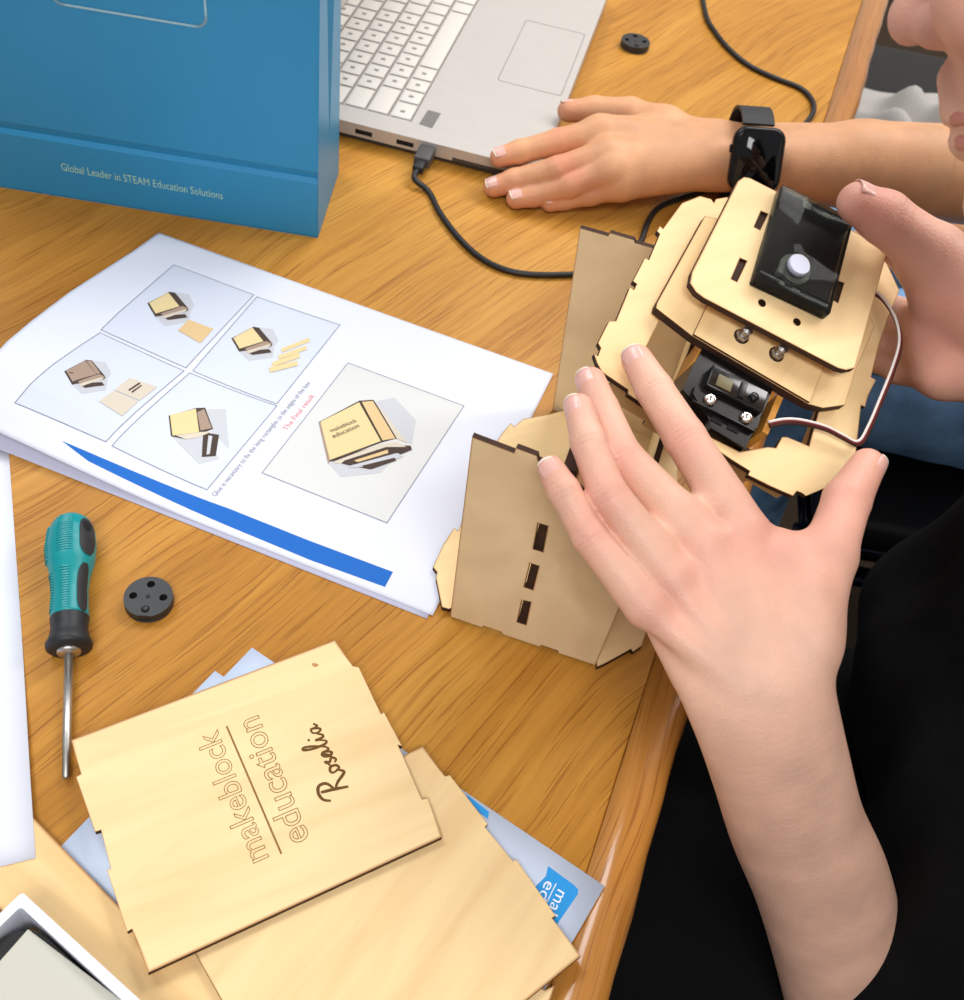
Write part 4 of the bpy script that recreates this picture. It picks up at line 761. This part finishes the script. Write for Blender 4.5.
# head: profile facing the picture's left, chin tucked
hd = ray(925, 80); hv = nrm(hd); hx = nrm(CR-hv*(CR@hv)); hu = np.cross(hx, hv); hu = hu if hu@CU > 0 else -hu
ta = math.radians(11.); Hf = -hx*math.cos(ta)-hu*math.sin(ta); Hu = hu*math.cos(ta)-hx*math.sin(ta); Hl = -hv       # forward, up, towards the camera (her left)
NTIP = cd(889, 27, 380); HP = lambda f, u, l=0.: NTIP + Hf*f + Hu*u + Hl*l
hc = HP(-112, 62); S = SDF(hc-A(190, 190, 200), hc+A(190, 190, 190), 1.7); AX = [Hf, Hu, Hl]
S.ellipsoid(HP(-112, 70), AX, (92, 84, 74), 10); S.ellipsoid(HP(-72, 18), AX, (56, 78, 62), 16)
S.cap(HP(-42, -62, 9), HP(-96, -34, 50), 15, 16, 16); S.cap(HP(-42, -62, -9), HP(-96, -34, -50), 15, 16, 16); S.cap(HP(-96, -34, 50), HP(-104, 10, 60), 15, 10, 14); S.cap(HP(-96, -34, -50), HP(-104, 10, -60), 15, 10, 14)
S.ellipsoid(HP(-36, -68), AX, (13, 12, 16), 10); S.ellipsoid(HP(-42, -30), AX, (18, 24, 28), 14)
S.cap(HP(-25, 38), HP(-9, 4), 6, 7.5, 8); S.ellipsoid(HP(-8, 0), AX, (8.2, 8, 9), 5)
for l in (-1, 1): S.ellipsoid(HP(-17, -4, 10*l), AX, (9, 7, 6.5), 4); S.ellipsoid(HP(-30, 2, 34*l), AX, (16, 17, 17), 14); S.ellipsoid(HP(-26, 54, 22*l), AX, (9, 7, 20), 10)
for l in (-1, 1):
    S.ellipsoid(HP(-26, 36, 31*l), AX, (8, 9, 13), 6, True); S.ellipsoid(HP(-14, -11, 6*l), AX, (3.6, 3, 2.6), 1.5, True)
    S.ellipsoid(HP(-106, 28, 72*l), [Hf, Hu, Hl], (17, 30, 6), 4); S.ellipsoid(HP(-103, 30, 77*l), AX, (9, 18, 4), 3, True)
for l in (-1, 1): S.ellipsoid(HP(-33, 35, 31*l), AX, (12.8, 12.6, 14.5), 3); S.ellipsoid(HP(-20, 33.5, 30.5*l), AX, (7.5, 3.6, 10.5), 1.2, True)
S.cap(HP(-19.5, -21), HP(-20.5, -30), 5, 5.5, 6)
S.cap(HP(-22, -34, 0), HP(-31, -37, 20), 5.2, 3, 4); S.cap(HP(-22, -34, 0), HP(-31, -37, -20), 5.2, 3, 4); S.cap(HP(-24, -43, 0), HP(-31, -39, 18), 5.8, 3, 4); S.cap(HP(-24, -43, 0), HP(-31, -39, -18), 5.8, 3, 4)
S.sub_cap(HP(-17, -38.3, -14), HP(-17, -38.3, 14), 1.6, 1.5)
nk = A(345., 378., 200.); S.cap(HP(-122, -10), HP(-122, -10)+(nk-HP(-122, -10))*.7, 50, 52, 18); VH, FH = S.mesh()
spots1 += [(HP(-10, 0), 20, .35), (HP(-28, 0, 36), 22, .4)]
# trunk and upper limbs, under the clothes
shL = A(372., 212., 130.); chest = A(384., 345., 58.); belly = A(374., 325., -40.); hip = A(495., 325., -232.)
S = SDF(A(60, 90, -770), A(760, 640, 330), 6.); 
S.cap(HP(-122, -10)+(nk-HP(-122, -10))*.45, nk, 48, 55, 20); S.cap(nk, chest, 60, 92, 30); S.cap(shL, el, 43, 33, 20); S.cap(sh2, el2, 43, 34, 20); S.cap(el2, ws, 36, 25, 10); S.cap(shL+A(25, 20, -10), sh2+A(25, -20, -20), 52, 52, 40)
for y in (-55, 55): S.cap(chest+A(0, y*.8, 0), belly+A(0, y, 0), 94, 94, 30); S.cap(belly+A(0, y, 0), hip+A(0, y, 40), 94, 100, 40)
kL = A(110., 250., -215.); kR = A(130., 400., -215.)
for y, k in ((-80, kL), (80, kR)): S.cap(hip+A(0, y, 0), k, 86, 58, 30); S.cap(k, k+A(70, 0, -440), 55, 40, 20); S.cap(k+A(75, 0, -480), k+A(-60, 0, -500), 38, 30, 15)
VB, FB = S.mesh()
V, Fc = join([(VL, FL), (VR, FR), (VH, FH), (VB, FB)])
per = thing('person', (480, 340, -750), 'seated person in black t-shirt, both hands holding the wooden box, face in profile', 'person')
body = link('body', V, Fc, [M['skin1']], per, smooth=True, attr={'flush': flush_of(V, spots1)})
for ch, side, L_ in ((IX, -.25, 12), (MI, -.75, 11.5), (RI, -.8, 11), (PI_, -.3, 9.5)): nail(per, ch[2][0], ch[3][0], ch[3][1], toward(ch[3][0])+CR*side+CU*.15, L_)
nail(per, TH[2][0], TH[3][0], TH[3][1], toward(TH[3][0])*.45+CR*1.0, 12.5); nail(per, T2[2][0], T2[3][0], T2[3][1], toward(T2[3][0])*.6+CU*.95-CR*.1, 12, width=.78, free=0)
mb = MB(); n_ = 15
def lip(u0, f0, h, s_):
    V = []; 
    for i in range(n_):
        l = -19+38*i/(n_-1); k = 1-(l/20.)**2; 
        for j in range(6): a = math.pi*(-.1+1.2*j/5); V.append(HP(f0-.018*l*l+2.7*k*math.sin(a), u0+s_*h*k*math.cos(a)-.004*l*l, l))
    mb.add(V, [(i*6+j, i*6+j+1, (i+1)*6+j+1, (i+1)*6+j) for i in range(n_-1) for j in range(5)], 0, True)
lip(-34.5, -19.6, 3.3, 1); lip(-42.5, -21.0, 3.8, 1); mb.build('lips', [M['lips']], per)
EYX = (Hu, Hl) if np.cross(Hu, Hl)@Hf > 0 else (Hl, Hu)
for l in (-1, 1):
    mb = MB(); mb.lathe(Frame(HP(-33.5, 34, 31*l), *EYX), [(.5, -11), (7, -9), (11, 0), (9.5, 5.5), (5.6, 9.4)], 20, 0); ey = mb.build('eyeball', [M['eye']], per)
    MB().lathe(Frame(HP(-33.5, 34, 31*l), *EYX), [(5.6, 9.4), (3, 10.6), (.3, 11.2)], 20).build('iris', [M['iris']], ey)
# hair
S = SDF(hc-A(200, 200, 260), hc+A(240, 200, 200), 3.5); S.ellipsoid(HP(-118, 78), AX, (100, 90, 83), 10); S.ellipsoid(HP(-150, 20), AX, (70, 90, 80), 24)
S.cap(HP(-205, 20), HP(-240, -60), 40, 34, 20); S.cap(HP(-240, -60), HP(-235, -190), 34, 16, 20)
S.ellipsoid(HP(-20, 0), AX, (88, 92, 120), 8, True); VV, FF = S.mesh(); link('hair', VV, FF, [M['hair']], per, smooth=True)
# clothes
def wobble(V, amp, sc_, seed=0):
    r = np.random.default_rng(seed); o = np.zeros(len(V))
    for _ in range(7): k = r.normal(size=3)*sc_; o += np.sin(V@k+r.uniform(0, 6))
    return V + nrm_rows(V-V.mean(0))*(amp*o/3)[:, None]
def nrm_rows(X): return X/np.maximum(1e-6, np.linalg.norm(X, axis=1))[:, None]
S = SDF(A(130, 60, -320), A(760, 660, 340), 5.)
S.cap(shL, el+(shL-el)*.13+A(8, 0, 0), 62, 56, 25); S.cap(sh2, el2+(sh2-el2)*.3, 60, 55, 25); S.cap(shL+A(5, 20, -10), sh2+A(5, -20, -20), 64, 64, 45); S.cap(nk+A(15, 0, -25), chest, 70, 104, 30)
for y in (-55, 55): S.cap(chest+A(0, y*.8, 0), belly+A(0, y, 0), 108, 110, 35); S.cap(belly+A(0, y, 0), hip+A(0, y, 40), 110, 116, 45)
VV, FF = S.mesh(); VV = wobble(VV, 4.5, .035, 3); link('t_shirt', VV, FF, [M['black']], per, smooth=True)
hm = el+(shL-el)*.045+A(8, 0, 0); sdv = nrm(shL-el); ha = nrm(np.cross(sdv, A(0, 0, 1))); hb = np.cross(sdv, ha)
MB().tube([hm+55*(ha*math.cos(t)+hb*math.sin(t)) for t in np.linspace(0, 2*math.pi, 40, endpoint=False)], 3.2, 8, closed=True).build('sleeve_hem', [M['black']], per)
S = SDF(A(20, 90, -740), A(700, 560, -60), 6.)
for y, k in ((-75, kL), (75, kR)): S.cap(hip+A(0, y, 0), k, 100, 76, 30); S.cap(k, k+A(68, 0, -420), 70, 58, 20)
VV, FF = S.mesh(); VV = wobble(VV, 4., .03, 5); link('trousers', VV, FF, [M['blackpants']], per, smooth=True)
for k in (kL, kR):
    S = SDF(k+A(-150, -60, -545), k+A(150, 60, -440), 4.); S.cap(k+A(78, 0, -500), k+A(-80, 0, -508), 40, 33, 20); VV, FF = S.mesh(); VV[:, 2] = np.maximum(VV[:, 2], -749.5); link('shoe', VV, FF, [M['grip']], per, smooth=True)
# ================================================================== PERSON at the laptop (watch arm, denim leg)
def fz(*j): return [(cz(x, y, z), r) for x, y, z, r in j]
T3 = fz((664, 128, 34, 15), (630, 113, 33, 12), (594, 110, 28, 10.5), (568, 111, 26, 8.8))
I3 = fz((600, 134, 42, 12.5), (558, 142, 36, 10), (520, 152, 29, 9), (500, 157, 25.6, 7.8))
M3 = fz((606, 156, 38, 12.5), (558, 170, 29, 10.2), (514, 181, 15, 9), (494, 187, 8.8, 7.9))
R3 = fz((610, 170, 34, 12), (570, 185, 23, 9.8), (534, 195, 11, 8.6), (516, 199, 8.4, 7.6))
P3 = fz((622, 183, 26, 11.5), (590, 193, 17, 9.2), (564, 199, 10, 8.2), (550, 203, 7.6, 7.0))
wr3 = cz(716, 156, 37); f3 = cz(860, 166, 44); e3 = cz(1070, 185, 48)
pts = np.array([p for ch in (T3, I3, M3, R3, P3) for p, r in ch]+[wr3, f3]); S = SDF(pts.min(0)-40, pts.max(0)+A(60, 50, 45), 1.5)
w3 = nrm(cz(716, 190, 37)-cz(716, 120, 37)); 
S.cap(wr3-w3*10, f3-w3*6, 20, 29, 9); S.cap(wr3+w3*10, f3+w3*6, 20, 29, 9); S.cap(f3, f3+(e3-f3)*.35, 34, 37, 9)
for off, ch in ((-.7, I3), (-.25, M3), (.25, R3), (.75, P3)): S.cap(wr3+w3*14*off, ch[0][0], 18, 13, 9)
S.cap(wr3-w3*10, T3[0][0], 18, 15, 9); S.cap(T3[0][0], I3[0][0], 13, 10, 10); S.cap(I3[0][0], P3[0][0], 11, 10, 6)
S.chains([I3, M3, R3, P3], 3.5, 7); S.chains([T3], 4, 9); V3, F3 = S.mesh()
V3 = creases(V3, [(ch[1][0], nrm(ch[2][0]-ch[0][0]), A(0, 0, 1), ch[1][1]) for ch in (I3, M3, R3, P3)])
ca, sa = math.cos(math.radians(40.)), math.sin(math.radians(40.))
MR = lambda X: (lambda q: np.stack([ca*q[:, 0]-sa*q[:, 1]+470, sa*q[:, 0]+ca*q[:, 1]+985, q[:, 2]-104], 1))((X-A(wr3[0], wr3[1], 37))*A(1, -1, 1))
V5 = MR(V3); F5 = [f[::-1] for f in F3]; EL4 = MR((f3+(e3-f3)*.33)[None])[0]
hip3 = A(720., 890., -195.); sh3 = A(720., 860., 270.); 
S = SDF(A(180, 640, -770), A(900, 1100, 640), 7.); S.cap(f3+(e3-f3)*.25, e3, 36, 40, 10); S.cap(e3, sh3+A(0, -60, 0), 42, 48, 15); S.cap(hip3+A(0, 0, 20), sh3, 98, 105, 30); S.cap(sh3+A(0, -110, 0), sh3+A(0, 130, 0), 55, 55, 30); S.cap(sh3, sh3+A(-30, 0, 110), 55, 52, 20); S.ellipsoid(sh3+A(-35, 0, 195), [A(1, 0, 0), A(0, 1, 0), A(0, 0, 1)], (60, 60, 70), 20); S.cap(sh3+A(-10, 115, -20), EL4, 46, 40, 15)
kk = [(A(720., 848., -212.), A(250., 842., -208.)), (A(720., 970., -212.), A(235., 985., -208.))]
for a, b in kk: S.cap(a, b, 80, 60, 20); S.cap(b, b+A(60, 0, -420), 56, 42, 20); S.cap(b+A(60, 0, -480), b+A(-70, 0, -500), 38, 30, 15)
h2f = nrm(A(-.9, -.05, -.35)); h2l = nrm(np.cross(A(0, 0, 1), h2f)); h2u = np.cross(h2f, h2l); hc2 = sh3+A(-62, 0, 205)
if np.cross(Hf, Hl)@Hu < 0: h2l = -h2l
q_ = VH-HP(-95, 40)
q_ = np.stack([q_@Hf, q_@Hu, q_@Hl], 1); lo_ = q_[:, 1] < -62; q_[lo_, 2] = np.clip(q_[lo_, 2], -46, 46); q_[:, 1] = np.maximum(q_[:, 1], -118); V4 = hc2 + np.outer(q_[:, 0], h2f) + np.outer(q_[:, 1], h2u) + np.outer(q_[:, 2], h2l)
VB, FB = S.mesh(); V, Fc = join([(V3, F3), (V5, F5), (V4, FH), (VB, FB)])
pr2 = thing('person', (700, 860, -750), 'person at the laptop in blue jeans, left arm with wristwatch stretched across the table', 'person')
link('body', V, Fc, [M['skin2']], pr2, smooth=True, attr={'flush': flush_of(V, [(ch[1][0]+A(0, 0, 8), 13, .4) for ch in (I3, M3, R3, P3)]+[(ch[3][0], 13, .5) for ch in (I3, M3, R3, P3, T3)])})
for ch, L_ in ((I3, 12), (M3, 12), (R3, 11.5), (P3, 10)): nail(pr2, ch[2][0], ch[3][0], ch[3][1], A(-.25, -.25, 1), L_, free=.9)
nail(pr2, T3[2][0], T3[3][0], T3[3][1], A(-.1, .6, .7), 12, free=.9)
S = SDF(A(150, 680, -740), A(880, 1110, -60), 5.)
for a, b in kk: S.cap(a, b, 92, 74, 25); S.cap(b, b+A(60, 0, -430), 72, 60, 20)
S.cap(hip3+A(0, -50, 0), hip3+A(0, 50, 0), 107, 107, 20); VV, FF = S.mesh(); VV = wobble(VV, 1.6, .05, 8); dj = link('jeans', VV, FF, [M['denim']], pr2, smooth=True)
(ka, kb) = kk[0]; sn_ = nrm(A(0, -.80, .60))
MB().tube(smooth_path([ka+(kb-ka)*t+sn_*(92-18*t+1.6) for t in np.linspace(.05, .98, 14)], 4), 2.6, 8).build('side_seam', [M['stitch']], dj)
S = SDF(A(540, 640, -290), A(900, 1100, 400), 6.); S.cap(hip3+A(0, 0, 48), sh3, 128, 120, 30); S.cap(sh3+A(0, -110, 0), sh3+A(0, 130, 0), 68, 68, 35); S.cap(sh3+A(0, -80, 0), e3+(sh3-e3)*.5, 62, 55, 20); S.cap(sh3+A(-10, 115, -20), sh3+A(-28, 158, -165), 60, 54, 20); VV, FF = S.mesh(); link('jumper', wobble(VV, 4, .035, 9), FF, [M['olive']], pr2, smooth=True)
S = SDF(sh3+A(-230, -130, 40), sh3+A(190, 130, 420), 5.); HB = lambda f, u, l=0.: hc2+h2f*(f+95)+h2u*(u-40)+h2l*l; AX2 = [h2f, h2u, h2l]; S.ellipsoid(HB(-118, 78), AX2, (100, 90, 83), 10); S.ellipsoid(HB(-150, 20), AX2, (70, 90, 80), 24); S.ellipsoid(HB(-20, 0), AX2, (88, 92, 120), 8, True); VV, FF = S.mesh(); link('hair', VV, FF, [M['hair']], pr2, smooth=True)
for a, b in kk:
    S = SDF(b+A(-150, -60, -545), b+A(150, 60, -440), 4.); S.cap(b+A(70, 0, -498), b+A(-90, 0, -508), 40, 33, 20); VV, FF = S.mesh(); VV[:, 2] = np.maximum(VV[:, 2], -749.5); link('shoe', VV, FF, [M['grip']], pr2, smooth=True)
# watch
wc = wr3+(f3-wr3)*.205; wa = nrm(f3-wr3); wn = nrm(A(.05, -.86, .52)); wn = nrm(wn-wa*(wn@wa)); wside = np.cross(wn, wa); RW = 29.
wat = thing('wristwatch', wc-A(0, 0, 30), 'black smart wristwatch with a rounded square dark face on the outstretched wrist', 'watch')
wo = wc+wn*29.; WF = Frame(wo, wa, np.cross(wn, wa))
def slab(fr, hx_, hy_, r, z0, z1, e): 
    mb = MB(); P0 = rrect(-hx_, hx_, -hy_, hy_, r, 8); P1 = rrect(-hx_+e, hx_-e, -hy_+e, hy_-e, r-e, 8); n = len(P0)
    Ls = [(P1, z0), (P0, z0+e), (P0, z1-e), (P1, z1)]; V = [fr(p[0], p[1], z) for L, z in Ls for p in L]
    return mb.add(V, [(k*n+i, k*n+(i+1) % n, (k+1)*n+(i+1) % n, (k+1)*n+i) for k in range(3) for i in range(n)]+[tuple(range(n))[::-1], tuple(range(3*n, 4*n))], 0, True)
slab(WF, 19.5, 23.5, 10, 0, 9.5, 2.2).build('case', [M['watch']], wat)
slab(WF, 17.2, 21.0, 8.2, 9.2, 10.4, .8).build('watch_glass', [M['wscreen']], wat)
MB().lathe(Frame(WF(-18.6, 7, 5), WF.y, WF.z), [(3.2, -1.5), (3.2, .6), (2.6, 1.2)], 16).build('crown', [M['watch']], wat) if False else None
MB().box(WF, -21.3, -19, 4, 10, 3.2, 6.6, .8).build('crown', [M['watch']], wat)
st = MB(); V = []; nS = 40
for i in range(nS+1):
    t = math.radians(42+276*i/nS); c_, s__ = math.cos(t), math.sin(t)
    for (a, rr_) in ((-12, 0), (-12, 2.4), (12, 2.4), (12, 0)): V.append(wc + wa*a + (wn*c_*(30.5+rr_) + wside*s__*(36+rr_))*1.0 + wn*(3.5 if c_ > 0 else 0)*c_)
st.add(V, [(i*4+k, i*4+(k+1) % 4, (i+1)*4+(k+1) % 4, (i+1)*4+k) for i in range(nS) for k in range(4)]+[(0, 1, 2, 3), (nS*4+3, nS*4+2, nS*4+1, nS*4)], 0, False); st.build('strap', [M['strap']], wat)
# ================================================================== CHAIRS AND CLOTH
def chair(x, y, label, w=430., d=420., hz=-294., back=True):
    c = thing('chair', (x, y, -750), label, 'chair'); f = Frame((x, y, 0), (1, 0, 0), (0, 1, 0))
    MB().box(f, -d/2, d/2, -w/2, w/2, hz-38, hz, 14).build('seat', [M['seat']], c)
    for b in (-w/2+12, w/2-12):
        MB().tube(smooth_path([f(-d/2+25, b, -749), f(-d/2+15, b, hz-70), f(-d/2+30, b, hz-50), f(d/2-40, b, hz-50), f(d/2-15, b, hz-30), f(d/2+40, b, hz+380)], 7), 11, 12).build('frame', [M['tube']], c)
        MB().tube([f(d/2-40, b, hz-50), f(d/2+20, b, -749)], 11, 12).build('leg', [M['tube']], c)
    MB().tube([f(-d/2+14, -w/2+12, hz-80), f(-d/2+14, w/2-12, hz-80)], 8, 10).build('stretcher', [M['tube']], c); MB().tube([f(-d/2+30, -w/2-14, hz-62), f(d/2-20, -w/2-14, hz-62)], 11, 12).build('side_rail', [M['tube']], c)
    if back: bf_ = Frame(f(d/2+30, 0, hz+280), (0, 1, 0), (.12, 0, 1)); MB().box(bf_, -w/2+10, w/2-10, -120, 110, -14, 14, 10).build('backrest', [M['seat']], c)
chair(606, 934, 'black seated chair with dark metal tube frame under the person in jeans', 430, 530, -310)
chair(540, 340, 'black chair under the person in the black t-shirt, low at the right edge', 420, 420, -340)
ch3 = chair(640, 1500, 'black chair far behind the arm, beyond the right table edge', 440)
cm = MB(); c0_ = A(520., 1440., -290.); nx = 36; V = []
for j in range(nx+1):
    for i in range(nx+1):
        a = (i/nx-.5); b = (j/nx-.5); r = math.hypot(a, b)*2
        h = 55*max(0, 1-r**2.2)*(.55+.45*math.sin(13*a+5*b+2*math.sin(7*b)))+14*math.sin(22*a-9*b)*max(0, 1-r); V.append(c0_+A(a*230*(1+.15*math.sin(5*b+1)), b*260*(1+.12*math.sin(6*a)), max(0, h)+1.5))
V2 = [v-A(0, 0, 1.2) for v in V]; k = len(V); f = [(j*(nx+1)+i, j*(nx+1)+i+1, (j+1)*(nx+1)+i+1, (j+1)*(nx+1)+i) for j in range(nx) for i in range(nx)]
cm.add(V+V2, f+[tuple(k+t for t in q_)[::-1] for q_ in f], 0, True); tag(cm.build('grey_cloth', [M['cloth']]), 'crumpled pale grey cloth beyond the table edge, above the watch arm', 'cloth')
# ================================================================== LIGHT
def area(loc, target, sx, sy, power, col=(1, 1, 1)):
    l = bpy.data.lights.new('ceiling_panel', 'AREA'); l.shape = 'RECTANGLE'; l.size = sx; l.size_y = sy; l.energy = power; l.color = col
    o = bpy.data.objects.new('ceiling_panel', l); COL.objects.link(o); o.location = loc; o.rotation_euler = (Vector(target)-Vector(loc)).to_track_quat('-Z', 'Y').to_euler(); return o
area((.6, 1.9, 2.65), (.45, 1.1, .75), 1.2, .6, 50, (1, .98, .95)); area((-1.2, 1.2, 2.65), (-.5, .7, .75), 1.2, .6, 36, (.93, .96, 1)); area((.1, -.9, 2.65), (0, .2, .75), 1.2, .6, 48, (1, .98, .96)); area((1.75, 1.3, 2.65), (.4, .5, .75), .5, 1.2, 40, (1, .98, .95))
w = bpy.data.worlds.new('room_light'); SC.world = w; w.use_nodes = True; w.node_tree.nodes['Background'].inputs['Color'].default_value = (.93, .95, 1, 1); w.node_tree.nodes['Background'].inputs['Strength'].default_value = .56
# ================================================================== CAMERA
cam = bpy.data.cameras.new('camera'); co = bpy.data.objects.new('camera', cam); COL.objects.link(co); SC.camera = co
from mathutils import Matrix
mw_ = Matrix.Identity(4)
for i in range(3): mw_[i][0] = CR[i]; mw_[i][1] = CU[i]; mw_[i][2] = -CF[i]
mw_[0][3], mw_[1][3], mw_[2][3] = 0, 0, (498+TABLE_H)*.001
co.matrix_world = mw_; cam.sensor_fit = 'VERTICAL'; cam.sensor_height = 36.; cam.lens = F_PX/1000.*36.; cam.clip_start = .01; cam.clip_end = 50
cam.dof.use_dof = True; cam.dof.focus_distance = .56; cam.dof.aperture_fstop = 18.
vs = SC.view_settings; vs.view_transform = 'Standard'; vs.look = 'None'; vs.gamma = 1.; vs.exposure = -.66; vs.use_curve_mapping = False
